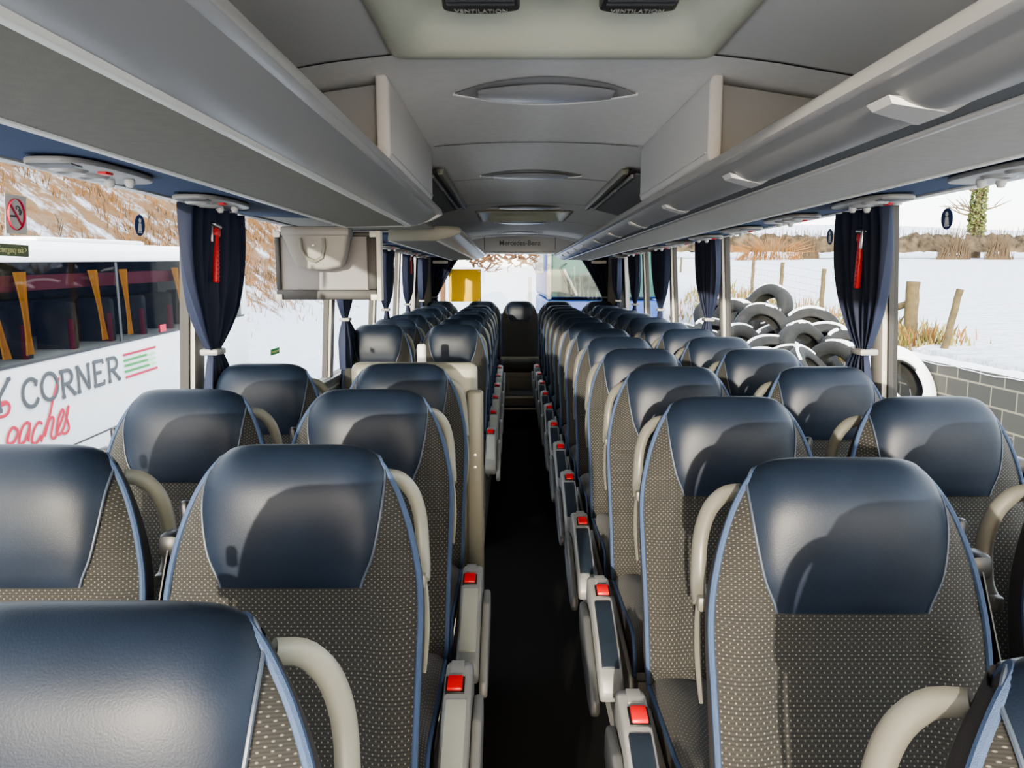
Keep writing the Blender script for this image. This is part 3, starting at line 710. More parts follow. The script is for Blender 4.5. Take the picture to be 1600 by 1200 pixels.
# emergency hammers
def hammer(p, label, sd, scale=1, tilt=0):
    t = thing('emergency_hammer', label, 'hammer', p, group='red emergency window hammers'); t.rotation_euler = (tilt, 0, 0); t.scale = (scale,)*3
    m = MB(); m.rbox((-.008, -.016, -.115), (.008, .012, .06), .005); m.rbox((-.010, -.022, .055), (.010, .020, .085), .006); m.build('handle', ['redhammer'], t)
    m = MB()
    for k in range(9): m.rbox((-.0105, -.012, -.108+k*.016), (.0105, .006, -.104+k*.016), 0)
    m.build('grip_tooth', ['crimson'], t)
    m = MB(); m.lathe([(.0001, -.045), (.004, -.034), (.010, -.03), (.010, .03), (.004, .034), (.0001, .045)], (0, -.002, .095), 12, axis='y'); m.rbox((-.012, -.035, .03), (-.002, -.018, .10), .003); m.build('hammer_head', ['steel'], t)
hammer((-1.185, 2.86, 1.80), 'red emergency hammer on the nearest left curtain', -1, 1.0, R(-8))
hammer((1.185, 2.88, 1.78), 'red emergency hammer on the nearest right curtain', 1, 1.0, R(4))
hammer((-1.25, 10.0, 1.79), 'small distant red hammer on the left rear corner wall', -1, 1.3)
hammer((1.25, 10.0, 1.80), 'small distant red hammer on the right rear corner wall', 1, 1.3)
hammer((-1.185, 8.36, 1.86), 'red hammer at the fourth left curtain far down the coach', -1, .9)

# ------------------------------------------------------------------ stickers on the glass
def glass_pt(x, y, sd):
    d = ray(x, y); s_ = sd
    # intersect the leaning pane (a few mm inside)
    X = s_*(WIN+.022)
    for _ in range(4):
        k = (X-CAM.x)/d.x; z = CAM.z+d.z*k; X = s_*(wx(z)+.022)
    return CAM+d*((X-CAM.x)/d.x)
def sticker_frame(p, sd):       # as read from inside
    return frame(p, (0, 1, 0) if sd < 0 else (0, -1, 0), (-sd*.055, 0, 1))
def disc(m, r, z0, z1, n=28, c=(0, 0)): m.lathe([(r, z0), (r, z1)], (c[0], c[1], 0), n)
def sticker(name, label, cat, p, sd, group=None):
    t = thing(name, label, cat, (0, 0, 0), 0, group); t.matrix_world = sticker_frame(p, sd); return t
for x, y, sd, w in ((218, 352, -1, 'left window behind the white coach roof'), (1480, 342, 1, 'right window beside the ivy tree'), (1297, 370, 1, 'right window just before the near curtain')):
    t = sticker('belt_sticker', 'round blue seat belt sticker on the ' + w, 'sticker', glass_pt(x, y, sd), sd, 'round blue seat belt stickers')
    m = MB(); disc(m, .034, 0, .0012); m.build('disc', ['stickerblue'], t)
    m = MB(); disc(m, .008, .0012, .002, 14, (0, .015)); m.prism([(-.012, -.018), (.012, -.018), (.008, .006), (-.008, .006)], .0012, .002, 'z'); m.prism([(-.014, -.024), (.014, -.024), (.014, -.020), (-.014, -.020)], .0012, .002, 'z'); m.build('seated_figure', ['stickerwhite'], t)
t = sticker('no_smoking_sign', 'square no smoking sticker with red ring on the left window', 'sign', glass_pt(24, 335, -1), -1)
m = MB(); m.rbox((-.050, -.062, -.001), (.058, .062, 0)); m.build('sticker_card', ['stickergrey'], t)
m = MB(); m.tube([(.042*math.cos(2*PI*k/40), .050*math.sin(2*PI*k/40), .001) for k in range(40)], .0045, 6, closed=True, flat=(1, .3), up=(0, 0, 1)); 
m.tube([(-.03, .034, .0016), (.03, -.034, .0016)], .0045, 6, flat=(.3, 1), up=(0, 0, 1)); m.build('prohibition_ring', ['crimson'], t)
m = MB(); m.prism([(-.028, -.010), (.014, -.010), (.014, -.003), (-.028, -.003)], 0, .001, 'z'); m.tube([(.018, 0, .001), (.022, .008, .001), (.016, .014, .001), (.022, .022, .001), (.010, .028, .001), (.002, .024, .001), (.004, .016, .001)], .002, 5); m.tube([(.024, .000, .001), (.029, .010, .001), (.024, .018, .001)], .0018, 5); m.build('cigarette_symbol', ['greyletter'], t)
t.scale = (.74, .74, 1)
t = sticker('emergency_exit_sign', 'dark green emergency exit sticker on the left window', 'sign', glass_pt(20, 391, -1), -1)
m = MB(); m.rbox((-.066, -.0145, -.001), (.062, .0145, 0)); m.build('sign_plate', ['signgreen'], t)
text_mesh('lettering', 'Emergency exit >', .0150, 'signtext', t, frame((.000, .001, .0008), (1, 0, 0), (0, 1, 0)) @ Matrix.Diagonal((1, 1.45, 1, 1)), .0004)
t = sticker('emergency_exit_sign', 'small green exit sticker low on the left window beside the stairwell', 'sign', glass_pt(430, 549, -1), -1)
m = MB(); m.rbox((-.075, -.016, -.001), (.075, .016, 0)); m.build('sign_plate', ['signbright'], t)
text_mesh('lettering', 'Emergency exit', .020, 'signtext', t, frame((0, .001, .0008), (1, 0, 0), (0, 1, 0)), .0004)
# yellow panel and lettering on the rear window
t = thing('yellow_panel', 'plain square yellow panel fixed on the rear window', 'panel', (-.73, 10.34, 1.615))
m = MB(); m.rbox((-.215, -.004, -.215), (.215, .004, .215), .003); m.build('panel_board', ['yellow'], t)
for sx in (-1, 1):
    for sz in (-1, 1): m = MB(); m.lathe([(.010, -.004), (.010, .0), (.0001, .001)], (sx*.19, -.0045, sz*.19), 10, axis='y'); m.build('fixing_dot', ['stickerwhite'], t)

# ------------------------------------------------------------------ outside: ground
def smooth(a, b, x):
    t = max(0, min(1, (x-a)/(b-a))); return t*t*(3-2*t)
def N(x, y, s=1): return noise.noise(Vector((x*s, y*s, 3.3)))
def ground_h(X, Y):
    base = -1.35+.026*max(0, min(Y, 60))+max(0, Y-55)*.03
    z = base; rough = 0.0
    if X < -7.5:
        top = 7.2+.5*N(X, Y, .15); s_ = smooth(-8.2, -19, X)*1.0
        fade = 1-smooth(48, 75, Y)
        z = base+top*s_*fade+.25*N(X, Y, .6)*smooth(-8, -10, X)
        rough = smooth(-9.0, -12.5, X)*fade*1.0+.35*smooth(-8, -9, X)*fade
    field = .68+.052*max(0, Y-11.0)+.05*N(X, Y, .2)
    if Y > 68: field += (Y-68)*.035
    if Y < 11.4:
        k = smooth(5.74, 5.95, X)
    else:
        k = smooth(4.1, 6.3, X)
        if 3.6 < X < 8: rough = max(rough, .55*(1-abs(X-5.6)/2.4)*(1-smooth(20, 30, Y)))
    m = 1.25*math.exp(-((X-4.7)/1.3)**2-((Y-13.2)/3.0)**2)
    z = (z+m)*(1-k)+field*k
    z += .04*N(X, Y, 1.3)
    return z, max(0, rough)
xs = [-60, -50, -42, -36, -31]+[-28+.7*i for i in range(30)]+[-7+.75*i for i in range(11)]+[1.3+.35*i for i in range(13)]+[5.74, 5.95, 6.3, 6.7, 7.2, 8, 9, 10.5, 12, 14, 17, 20, 24, 28, 33, 38, 44, 50, 58, 68, 80, 100]
ys = [-14, -10, -7]+[-5+.6*i for i in range(52)]+[26.5+1.2*i for i in range(30)]+[64+4*i for i in range(12)]+[120, 135, 150, 180, 220]
g = MB(); vs = []; rg = []
for y in ys:
    for x in xs:
        z, r_ = ground_h(x, y); vs.append((x, y, z)); rg.append(r_)
n = len(xs); g.add(vs, [(j*n+i, j*n+i+1, (j+1)*n+i+1, (j+1)*n+i) for j in range(len(ys)-1) for i in range(n-1)], 0, True)
go = g.build('ground', ['ground'], angle=180); struct(go)
at = go.data.attributes.new('rough', 'FLOAT', 'POINT')
for i, v in enumerate(rg): at.data[i].value = v
# dry grass on the left bank, scrub on the right bank
def blades(name, spots, mats, label, cat):
    m = MB()
    for (x, y, z, h, w, mi) in spots:
        a = random.uniform(0, PI); dx, dy = math.cos(a)*w, math.sin(a)*w; lx_, ly_ = random.uniform(-.35, .35)*h, random.uniform(-.35, .35)*h
        m.add([(x-dx, y-dy, z), (x+dx, y+dy, z), (x+lx_*.4+dx*.6, y+ly_*.4+dy*.6, z+h*.6), (x+lx_, y+ly_, z+h)], [(0, 1, 2, 3)], mi)
    o = m.build(name, mats); return tag(o, label, cat, kind='stuff')
sp = []
for k in range(42000):
    X = random.uniform(-24, -9.3); Y = random.uniform(4, 60)
    z, r_ = ground_h(X, Y)
    if random.random() > max(.04, smooth(-9.5, -12.5, X)): continue
    if N(X, Y, .45)+N(X, Y, 1.4)*.7 < -.22: continue
    sp.append((X, Y, z-.05, random.uniform(.18, .55), random.uniform(.008, .022), 0 if random.random() < .8 else 1))
blades('dry_grass', sp, ['grass', 'hedge'], 'orange brown dry grass covering the snowy bank on the left', 'grass')
sp = []
for k in range(2600):
    X = random.gauss(5.9, .5); Y = random.choice([random.gauss(12.0, .8), random.uniform(13, 26)])
    if Y < 11.5: continue
    z, r_ = ground_h(X, Y); sp.append((X, Y, z-.03, random.uniform(.08, .32), random.uniform(.01, .03), random.choice((0, 1, 1))))
blades('bank_scrub', sp, ['grass', 'grassgreen'], 'tufts of brown and green scrub on the bank beyond the block wall', 'scrub')

# ------------------------------------------------------------------ the white coach outside on the left
cy = thing('parked_coach', 'white coach with grey and red lettering parked alongside on the left', 'coach', (-5.16, 0, 0))
cy.rotation_euler = (R(1.48), 0, R(1.1))
cz0 = 0
m = MB()
YA, YB = 1.0, 15.6
m.prism([(0, -1.0), (.0, .60), (-2.5, .60), (-2.5, -1.0)], YA, YB, 'y', .03)
m.prism([(0, 1.66), (-.03, 1.80), (-.16, 1.90), (-2.34, 1.90), (-2.47, 1.80), (-2.5, 1.66)], YA, YB, 'y', .02)
m.rbox((-2.5, YB-.35, .6), (0, YB, 1.66), .02); m.rbox((-2.5, YA, .6), (0, YA+.4, 1.66), .02)
m.build('coach_body', ['coachwhite'], cy)
m = MB(); m.rbox((-1.3, 9.5, 1.90), (-.5, 12.4, 1.97), .05); m.build('roof_pod', ['coachwhite'], cy)
m = MB(); m.add([(.003, YA+.4, .60), (.003, YB-.35, .60), (.003, YB-.35, 1.66), (.003, YA+.4, 1.66)], [(0, 1, 2, 3)]); m.build('side_glass', ['coachglass'], cy)
m = MB(); m.rbox((-2.45, YA+.4, .4), (-1.6, YB-.35, 1.655)); m.build('interior_lining', ['coachdark'], cy)
m = MB(); m.rbox((.0, YA+.3, .575), (.012, YB-.2, .605)); m.build('window_rail', ['monframe'], cy)
m = MB(); m.rbox((.0, YA+.2, -.50), (.012, YB-.2, -.485)); m.build('skirt_rail', ['monframe'], cy)
m = MB(); m.rbox((-.20, YA+.5, 1.35), (-.12, YB-.4, 1.52)); m.build('maroon_pelmet', ['maroon'], cy)
for Y in (7.4, 10.35, 13.2): m = MB(); m.rbox((-.005, Y-.03, .605), (.006, Y+.03, 1.655)); m.build('window_pillar', ['monframe'], cy)
for Y, tl in ((7.75, .5), (8.35, .1), (9.85, .35), (10.65, .15), (12.35, .5), (12.85, .3), (13.9, .3)):
    m = MB()
    m.grid(11, 14, lambda a, b: Vector((-.05+.02*math.sin(a*18), Y+tl*.5*b+(a-.5)*(.26-.16*math.sin(b*PI*.8)), 1.56-.90*b)), 0); m.build('orange_curtain', ['orange'], cy, 180)
for k in range(9):
    Y = 6.6+.95*k; m = MB(); m.rbox((-.62, Y, .40), (-.14, Y+.14, 1.18), .05); m.build('seat_back', ['coachdark'], cy)
    m = MB(); m.rbox((-.20, Y-.02, .42), (-.13, Y+.02, .98), .02); m.build('seat_edge', ['maroon'], cy)
m = MB(); m.rbox((-.02, 11.55, .61), (.008, 11.75, .72)); m.build('red_notice', ['redletter'], cy)
for Y in (4.2, 12.9):
    m = MB(); m.lathe([(.28, -.14), (.46, -.14), (.5, -.10), (.5, .10), (.46, .14), (.28, .14)], (-.15, Y, -.87), 24, axis='x'); m.build('wheel', ['tyre'], cy)
cy_mw = Matrix.Translation(cy.location) @ cy.rotation_euler.to_matrix().to_4x4()
cinv = cy_mw.inverted()
def on_coach(x, y):      # photo point -> (along, up) on the coach's side
    o = cinv @ CAM; d = cinv.to_3x3() @ ray(x, y); k = (.012-o.x)/d.x; p = o+d*k; return p.y, p.z
# lettering: serif capitals drawn as strokes on the side panel
def strokes(name, lines, m_, r0, cl=()):
    b = MB()
    for li in lines:
        pts = [Vector((.014, a, c_)) for a, c_ in li]; b.tube(pts, r0, 6, flat=(.25, 1), up=(1, 0, 0))
    return b.build(name, [m_], cy)
def arc(cx, cz_, rx, rz, a0, a1, n=20): return [(cx+rx*math.cos(R(a0+(a1-a0)*k/n)), cz_+rz*math.sin(R(a0+(a1-a0)*k/n))) for k in range(n+1)]
ya, za = on_coach(40, 610); yb, zb = on_coach(188, 574)
Hc = .30
def caps(y0, ch, w, zb_):
    h = Hc; se = .03
    def serif(x, z): return [(x-se, z), (x+se, z)]
    T = []
    if ch == 'C': T = [arc(w*.52, h/2, w*.46, h*.5, 48, 318), [(w*.80, h*.70), (w*.88, h*.93)], [(w*.80, h*.12), (w*.9, h*.25)]]
    if ch == 'O': T = [arc(w/2, h/2, w*.46, h*.5, 0, 360)]
    if ch == 'R': T = [[(w*.2, 0), (w*.2, h)], [(w*.05, h), (w*.5, h)]+arc(w*.5, h*.74, w*.3, h*.26, 90, -90, 12)+[(w*.2, h*.48)], [(w*.45, h*.46), (w*.9, 0)], serif(w*.2, 0), serif(w*.9, 0)]
    if ch == 'N': T = [[(w*.15, 0), (w*.15, h)], [(w*.15, h), (w*.85, 0)], [(w*.85, 0), (w*.85, h)], serif(w*.15, 0), serif(w*.85, h), serif(w*.12, h)]
    if ch == 'E': T = [[(w*.2, 0), (w*.2, h)], [(w*.1, h), (w*.85, h), (w*.85, h*.85)], [(w*.2, h*.52), (w*.68, h*.52)], [(w*.1, 0), (w*.88, 0), (w*.88, h*.16)]]
    if ch == 'Y': T = [[(w*.08, h), (w*.5, h*.45)], [(w*.92, h), (w*.5, h*.45), (w*.5, 0)], serif(w*.08, h), serif(w*.92, h), serif(w*.5, 0)]
    return [[(y0+a, zb_+c_) for a, c_ in li] for li in T]
# measured letter positions in the photograph: (char, left x, right x)
LET = [('Y', -22, 21, 642), ('C', 36, 64, 637), ('O', 66, 93, 626), ('R', 95, 120, 620), ('N', 121, 144, 612), ('E', 146, 166, 604), ('R', 168, 189, 597)]
for ch, xl, xr, yb_ in LET:
    a, z1 = on_coach(xl, yb_); b_, z2 = on_coach(xr, yb_-6); strokes('letter', caps(a, ch, b_-a, z2), 'greyletter', .026)
def px(pts): return [on_coach(x, y) for x, y in pts]
red = [[(92, 590), (84, 620), (76, 655), (64, 690)], [(70, 682), (78, 655), (84, 655), (80, 680), (86, 684), (92, 668)], [(92, 668), (97, 655), (100, 645), (97, 640), (91, 655), (89, 676), (94, 678), (100, 668)], [(100, 668), (106, 645), (107, 634), (104, 650), (108, 668), (103, 677), (96, 676)],
       [(66, 662), (60, 660), (53, 672), (50, 690), (57, 692), (64, 680)], [(48, 664), (42, 660), (34, 670), (30, 692), (38, 690), (45, 672), (47, 663), (44, 690)], [(28, 672), (20, 668), (13, 680), (12, 692), (20, 692), (27, 680), (28, 672)],
       [(-14, 640), (0, 634), (12, 630), (15, 638), (10, 648), (-2, 652), (-14, 650)], [(12, 630), (8, 628), (-6, 632)]]
strokes('script_lettering', [[p for p in lerp_line] for lerp_line in [[tuple(lerp(px(l), k/24)) for k in range(25)] for l in red]], 'redletter', .019)
for k, (x0, y0_, x1, y1_, mm) in enumerate([(193, 555, 243, 542, 'crimson'), (194, 564, 229, 554, 'greenstripe'), (195, 572, 231, 562, 'greenstripe'), (196, 581, 233, 570, 'greenstripe'), (197, 590, 246, 574, 'crimson'), (229, 554, 242, 551, 'ltgreen'), (231, 562, 243, 558, 'ltgreen'), (233, 570, 244, 566, 'ltgreen')]):
    strokes('stripe', [px([(x0, y0_), (x1, y1_)])], mm, .018)

# ------------------------------------------------------------------ right side: wall, fence, tyres, hedge, tree
t = thing('block_wall', 'grey concrete block wall with snow along its top outside on the right', 'wall', (5.55, 6.5, 0))
m = MB(); m.rbox((-.1, -7.5, -1.45), (.10, 4.7, .62)); m.rbox((.101, 4.3, -1.45), (1.0, 4.7, .5)); m.build('block_courses', ['blocks'], t)
m = MB()
m.grid(5, 60, lambda a, b: Vector((-.11+.30*a, -7.5+12.2*b, .62+.05*math.sin(a*PI)+.025*N(b*40, a*3)+(0 if 0 < a < 1 else -.02))), 0); m.build('snow_cap', ['snow'], t, 180)
def post(name, base, top, r0, label, brace=None, group='fence posts in the snow field'):
    base, top = Vector(base), Vector(top); t = thing(name, label, 'fence post', base, 0, group)
    d = top-base; m = MB()
    m.tube([Vector((0, 0, -.15))]+[d*(k/6)+Vector((.01*math.sin(k*2.1), .01*math.cos(k*1.7), 0)) for k in range(7)], [r0*1.05]*2+[r0*(1+.05*math.sin(k*3)) for k in range(6)], 10); m.build('post_timber', ['wood'], t)
    if brace:
        m = MB(); m.tube([d*.62, Vector(brace)-base], [r0*.55, r0*.6], 8); m.build('brace', ['wood'], t)
def gpt(x, y, Y): return at_y(x, y, Y)
def ground_under(x, ytop, Y):
    p = at_y(x, ytop, Y); z, _ = ground_h(p.x, p.y); return p, Vector((p.x, p.y, z))
p, b_ = ground_under(1427, 440, 12.7); gz = ground_h(4.9, 14.6)[0]
post('fence_post', b_, p, .105, 'thick round fence post with a diagonal brace right of the near curtain', brace=(5.75, 14.6, ground_h(5.75, 14.6)[0]))
p, b_ = ground_under(1500, 452, 11.3); b_ = Vector((b_.x-.16, b_.y, ground_h(b_.x-.16, b_.y)[0])); post('fence_post', b_, p, .05, 'thin leaning post standing behind the block wall')
FX = []
for x, yt, Y, w in ((1288, 420, 16.6, 'leaning slim post just left of the near right curtain'), (1223, 410, 19.4, 'slim wooden post behind the tyre heap, second left of the curtain'), (1178, 406, 22.5, 'slim wooden post behind the tyres, third left of the curtain'), (1137, 402, 26.5, 'far wooden post beside the second right curtain'), (1065, 402, 36, 'distant post seen between the far right curtains')):
    p, b_ = ground_under(x, yt, Y); b_ = Vector((b_.x-.03, b_.y, b_.z)); FX.append((p, b_)); post('fence_post', b_, p, .048, w)
t = thing('wire_fence', 'square mesh wire fence strung between the posts on the right', 'fence', FX[0][1])
m = MB(); o = FX[0][1]
for (p0, b0), (p1, b1) in zip(FX, FX[1:]):
    for q in (.08, .2, .32, .45, .6, .75, .93): m.tube([b0.lerp(p0, q)-o, b1.lerp(p1, q)-o], .005, 4)
    nn = max(4, int((b1-b0).length/.32))
    for k in range(nn): a = k/nn; m.tube([b0.lerp(b1, a).lerp(p0.lerp(p1, a), .08)-o, b0.lerp(b1, a).lerp(p0.lerp(p1, a), .75)-o], .004, 4)
m.build('mesh_wires', ['wire'], t)

def tyre_mesh():
    m = MB(); prof = [(.29, -.10), (.31, -.12), (.38, -.14), (.46, -.135), (.495, -.115), (.505, -.06), (.505, .06), (.495, .115), (.46, .135), (.38, .14), (.31, .12), (.29, .10), (.33, .085), (.44, .08), (.44, -.08), (.33, -.085), (.29, -.10)]
    m.lathe(prof, n=40, capped=False); return m.mesh('tyre', ['tyre'])
TM = tyre_mesh()
TL = [(1098, 565, 12.6), (1130, 580, 11.9), (1160, 550, 13.0), (1148, 510, 14.6), (1196, 486, 14.6), (1185, 524, 13.2), (1216, 566, 12.0), (1240, 520, 14.2), (1268, 522, 13.4), (1252, 552, 12.3), (1228, 592, 11.2), (1292, 548, 12.7), (1300, 585, 11.4), (1266, 592, 10.9), (1182, 588, 11.3), (1118, 530, 14.3), (1084, 596, 12.2), (1325, 612, 10.5), (1322, 560, 12.2), (1205, 540, 13.6), (1145, 604, 11.0), (1225, 545, 14.9), (1085, 540, 14.6), (1120, 500, 16.0), (1170, 500, 15.6)]
WH = ['tyre at the far left foot of the heap', 'snow dusted tyre low in the left of the heap', 'tyre in the middle left of the heap', 'tyre near the top left of the heap', 'topmost upright tyre crowning the heap', 'tyre just under the topmost one', 'tyre low in the centre of the heap', 'dark tyre right of the crown of the heap', 'large tyre arching over the right shoulder of the heap', 'tilted tyre in the centre right of the heap', 'tyre at the front centre foot of the heap', 'tyre on the right slope of the heap', 'snow topped tyre at the lower right of the heap', 'snow rimmed tyre at the front right foot of the heap', 'tyre at the front left foot of the heap', 'tyre behind the left edge of the heap', 'tyre lowest at the left end by the second curtain', 'tyre half hidden by the near right curtain', 'tyre behind the near curtain high on the right slope', 'tyre buried mid heap behind the tilted one', 'tyre lowest in the front left corner', 'tyre at the back of the heap', 'tyre at the far left back edge of the heap', 'tyre highest at the left back of the heap', 'tyre just left behind the topmost one']
def put_tyre(p, rot, label, thr=.35, group='old tyres in the snowy heap'):
    t = thing('old_tyre', label, 'tyre', p, 0, group); t.rotation_euler = rot
    o = bpy.data.objects.new('tyre_casing', TM); C.objects.link(o); o.parent = t
    rm = Euler(rot).to_matrix(); m = MB()
    for pl in TM.polygons:
        nw = rm @ pl.normal; c_ = pl.center; r_ = math.hypot(c_.x, c_.y)
        if nw.z > thr+.16*noise.noise(rm @ c_*3+Vector(p)*2.1) and (r_ > .445 or abs(c_.z) > .1):
            vs = [TM.vertices[i].co for i in pl.vertices]; up = rm.inverted() @ Vector((0, 0, .022))
            m.add([v+v.normalized()*.004+up for v in vs]+[v*1.003 for v in vs], [(0, 1, 2, 3)]+[(k, (k+1) % 4, 4+(k+1) % 4, 4+k) for k in range(4)], 0, False)
    if m.v: m.build('snow', ['snow'], t)
TP = [at_y(*q) for q in TL]
for it in range(30):                 # ease the tyres apart so they rest against one another
    for i in range(len(TP)):
        for j in range(i):
            dv = TP[i]-TP[j]; l = dv.length
            if 1e-6 < l < .66:
                m_ = dv*((.66-l)/l*.25); m_.z *= .35; TP[i] = TP[i]+m_; TP[j] = TP[j]-m_
for p, w in zip(TP, WH):
    rot = (random.uniform(.5, 1.5), random.uniform(-.5, .5), random.uniform(-1.2, 1.2)); put_tyre(p, rot, 'black ' + w, .86)
p = at_y(1405, 602, 9.9); put_tyre(p, (R(60), 0, R(25)), 'single snow covered tyre leaning near the end of the block wall', -.25, None)

hb = MB()
def hedge_fn(a, b):
    X = 5+80*a; Y = 61+2.0*b; h = 1.75+.35*N(X, 0, .9)+.35*N(X, 5, 3.1); z0 = ground_h(X, Y)[0]
    return Vector((X, Y+.3*N(X, b*7, 2), z0+h*math.sin(PI*(.02+.96*b))**.45))
hb.grid(420, 12, hedge_fn, 0)
for k in range(1500):
    X = random.uniform(4, 84); Y = 61.3+random.uniform(0, .8); z0 = ground_h(X, Y)[0]; h = random.uniform(1.6, 2.5)
    hb.tube([(X, Y, z0+.8), (X+random.uniform(-.3, .3), Y, z0+h)], [.04, .01], 4)
o = hb.build('field_hedge', ['hedge'], None, 180); tag(o, 'long brown winter hedge across the far edge of the snow field', 'hedge')
p = at_y(1530, 300, 64); z0 = ground_h(p.x, p.y)[0]
t = thing('ivy_tree', 'bare tree with a thick ivy covered trunk standing in the hedge', 'tree', (p.x, p.y, z0))
Ht = p.z-z0+2.5
m = MB(); m.tube([(0, 0, -.2), (.05, 0, 1.5), (-.02, 0, 3), (.1, 0, Ht)], [.45, .38, .32, .2], 10); m.build('trunk', ['branch'], t)
m = MB()
for k in range(1500):
    q = random.uniform(0, 2*PI); z = random.uniform(.9, Ht); r_ = .55+.2*random.random()-.03*z; w = .14
    x, y = r_*math.cos(q), r_*math.sin(q); a = Vector((random.uniform(-1, 1), random.uniform(-1, 1), random.uniform(-1, 1))).normalized(); b_ = a.orthogonal().normalized()
    c0 = Vector((x, y, z)); m.add([c0-a*w, c0-b_*w, c0+a*w, c0+b_*w], [(0, 1, 2, 3)])
m.build('ivy', ['ivy'], t)
for k in range(14):
    z = random.uniform(3.2, Ht); q = random.choice((0, PI, .4, 2.6)); l = random.uniform(1.2, 3.2); m = MB()
    m.tube([(0, 0, z), (l*.5*math.cos(q), .2, z+.35+random.random()*.4), (l*math.cos(q), .3, z+random.uniform(.1, 1.2))], [.09, .06, .02], 5)
    m.tube([(l*.5*math.cos(q), .2, z+.5), (l*.8*math.cos(q), .4, z+1.3)], [.05, .015], 5); m.build('branch', ['branch'], t)
def bush(x, yb, Y, w, h, label, m_='branch', nm='bare_bush'):
    p = at_y(x, yb, Y); z0 = ground_h(p.x, p.y)[0]; t = MB()
    for k in range(170):
        a = random.uniform(-1, 1); e = Vector((a*w, random.uniform(-.4, .4)*w, h*(1-.5*a*a)*random.uniform(.5, 1)))
        t.tube([(a*w*.75, 0, -.1), e*.6+Vector((random.uniform(-.1, .1), 0, .1)), e], [.025, .016, .006], 4)
    o = t.build(nm, [m_]); o.location = (p.x, p.y, z0); tag(o, label, 'bush')
bush(1205, 402, 57, 3.6, 2.0, 'orange brown bush in the hedge line left of the near right curtain', 'grass')
bush(1262, 402, 60.3, 1.2, 2.4, 'bare grey bush beside the orange one in the hedge line')
bush(1490, 402, 58.5, 1.8, 2.8, 'pale bare bush left of the ivy tree')
bush(1560, 402, 58.5, 1.5, 2.3, 'bare bush right of the ivy tree')

# ------------------------------------------------------------------ behind: blue coach, branches
t = thing('blue_coach', 'blue coach with a pale teal windscreen parked close behind the rear window', 'coach', (2.25, 18.0, -1.13))
m = MB(); m.prism([(-1.55, 0), (1.2, 0), (1.2, 2.34), (-1.55, 2.34)], 0, 8, 'y', .08); m.rbox((-1.55, .3, 2.36), (1.2, 8, 4.3), .1); m.build('coach_body', ['busblue'], t)
m = MB(); m.grid(12, 12, lambda a, b: Vector((-1.42+2.5*a, .02+.22*b-.12*math.sin(a*PI), 2.42+1.75*b)), 0); m.build('windscreen', ['teal'], t)
m = MB(); m.rbox((-1.54, -.04, 2.36), (-1.43, .16, 4.2), .03); m.build('corner_pillar', ['cream'], t)
m = MB(); m.tube([(-1.6, -.1, 4.1), (-1.72, -.2, 3.9), (-1.72, -.22, 3.55)], .03, 8); m.rbox((-1.83, -.3, 2.95), (-1.62, -.16, 3.55), .05); m.build('mirror_arm', ['armgrey'], t)
m = MB(); m.tube([(-.95, -.12, 2.45), (-1.25, -.10, 3.1), (-1.1, -.08, 3.2)], .02, 6); m.tube([(-1.33, -.13, 3.55), (-1.33, -.13, 4.0)], .03, 6); m.build('wiper', ['black'], t)
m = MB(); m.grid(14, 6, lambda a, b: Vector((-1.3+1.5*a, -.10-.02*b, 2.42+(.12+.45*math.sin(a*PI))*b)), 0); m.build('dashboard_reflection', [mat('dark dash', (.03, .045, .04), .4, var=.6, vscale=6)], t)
m = MB(); m.tube([(-1.15, -.14, 3.05), (-1.0, -.14, 2.75), (-.85, -.14, 2.45)], .035, 8); m.build('hose', ['cream'], t)
bt = thing('overhanging_branch', 'tangle of bare brown branches overhanging beyond the rear window', 'branch', (-.3, 16.5, 2.06))
m = MB()
for k in range(80):
    x = random.uniform(-1.6, .75); z = random.uniform(.03, .5); pts = [Vector((x, random.uniform(-.5, .5), z))]
    for j in range(5): pts.append(pts[-1]+Vector((random.uniform(-.16, .20), random.uniform(-.12, .12), random.uniform(-.13, .12))))
    m.tube(pts, [.028, .026, .022, .018, .014, .008], 5)
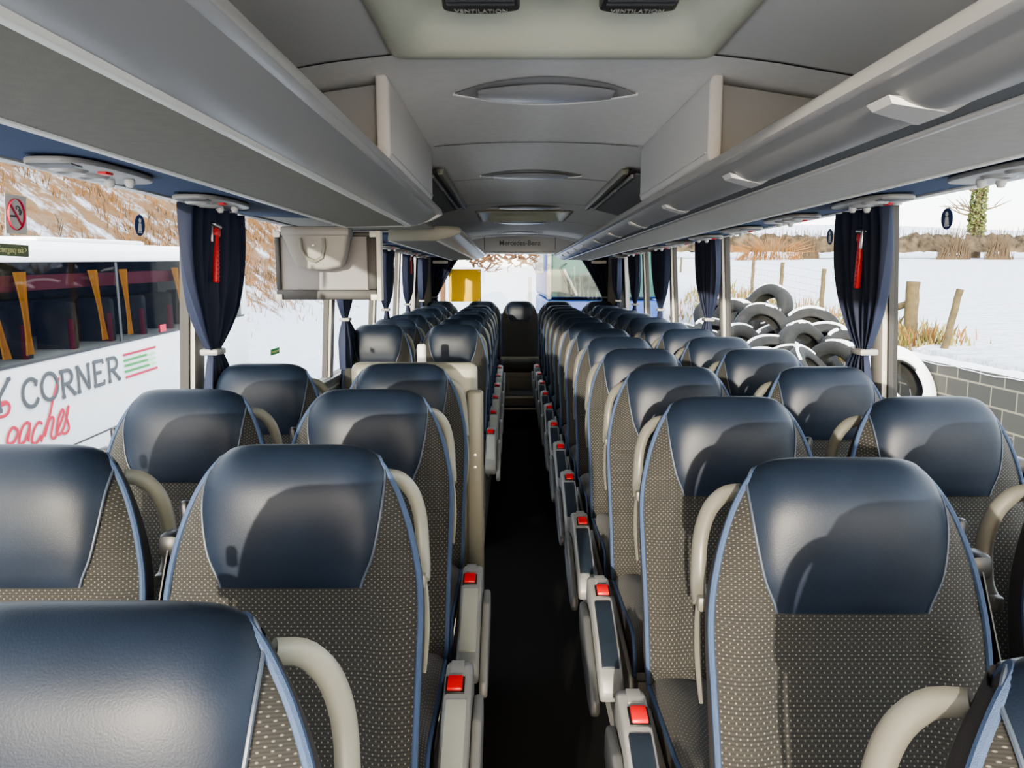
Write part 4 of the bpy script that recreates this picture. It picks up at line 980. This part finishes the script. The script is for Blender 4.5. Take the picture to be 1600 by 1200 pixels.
m.tube([(-1.25, 0, .62), (-.6, 0, .52), (.2, 0, .45), (1.0, 0, .40)], [.05, .04, .03, .02], 6); m.tube([(-1.25, 0, .62), (-1.28, 0, -1.0), (-1.3, 0, -3.2)], [.05, .06, .09], 8)
m.build('twigs', ['orangeline'], bt)
m = at_y(828, 440, 15.5); t = thing('marker_pole', 'thin dark pole standing in the snow behind the rear window', 'pole', (m.x, m.y, ground_h(m.x, m.y)[0]))
q = MB(); q.tube([(0, 0, 0), (0, 0, m.z-ground_h(m.x, m.y)[0]+.1)], .035, 8); q.build('pole_shaft', ['wire'], t)
q = MB(); q.tube([(0, 0, m.z-ground_h(m.x, m.y)[0]-.75), (-.12, 0, m.z-ground_h(m.x, m.y)[0]-.55)], .03, 6); q.build('pole_bracket', ['wire'], t)

# ------------------------------------------------------------------ light
w = bpy.data.worlds.new('sky'); bpy.context.scene.world = w; w.use_nodes = True
nt = w.node_tree; bg = nt.nodes['Background']
sk = nt.nodes.new('ShaderNodeTexSky'); sk.sky_type = 'NISHITA'; sk.sun_disc = False; sk.sun_elevation = R(24); sk.sun_rotation = R(185); sk.air_density = 1.0; sk.dust_density = 2.5; sk.ozone_density = 1
mx = nt.nodes.new('ShaderNodeMix'); mx.data_type = 'RGBA'; mx.inputs[0].default_value = .65; mx.inputs[7].default_value = (3.85, 3.78, 3.70, 1)
nt.links.new(sk.outputs[0], mx.inputs[6]); nt.links.new(mx.outputs[2], bg.inputs[0]); bg.inputs[1].default_value = .66
sl = bpy.data.lights.new('sun', 'SUN'); sl.energy = 3.2; sl.angle = R(.6); sl.color = (1, .90, .74)
so = bpy.data.objects.new('sun', sl); C.objects.link(so)
el, az = R(5), R(11)
d = Vector((math.sin(az)*math.cos(el), math.cos(az)*math.cos(el), -math.sin(el)))
so.rotation_euler = d.to_track_quat('-Z', 'Y').to_euler()
vs_ = bpy.context.scene.view_settings; vs_.view_transform = 'AgX'; vs_.look = 'AgX - Medium High Contrast'; vs_.exposure = 1.6
bpy.context.scene.cycles.max_bounces = 10; bpy.context.scene.cycles.diffuse_bounces = 6; bpy.context.scene.cycles.transparent_max_bounces = 16
bpy.context.scene.cycles.use_denoising = True
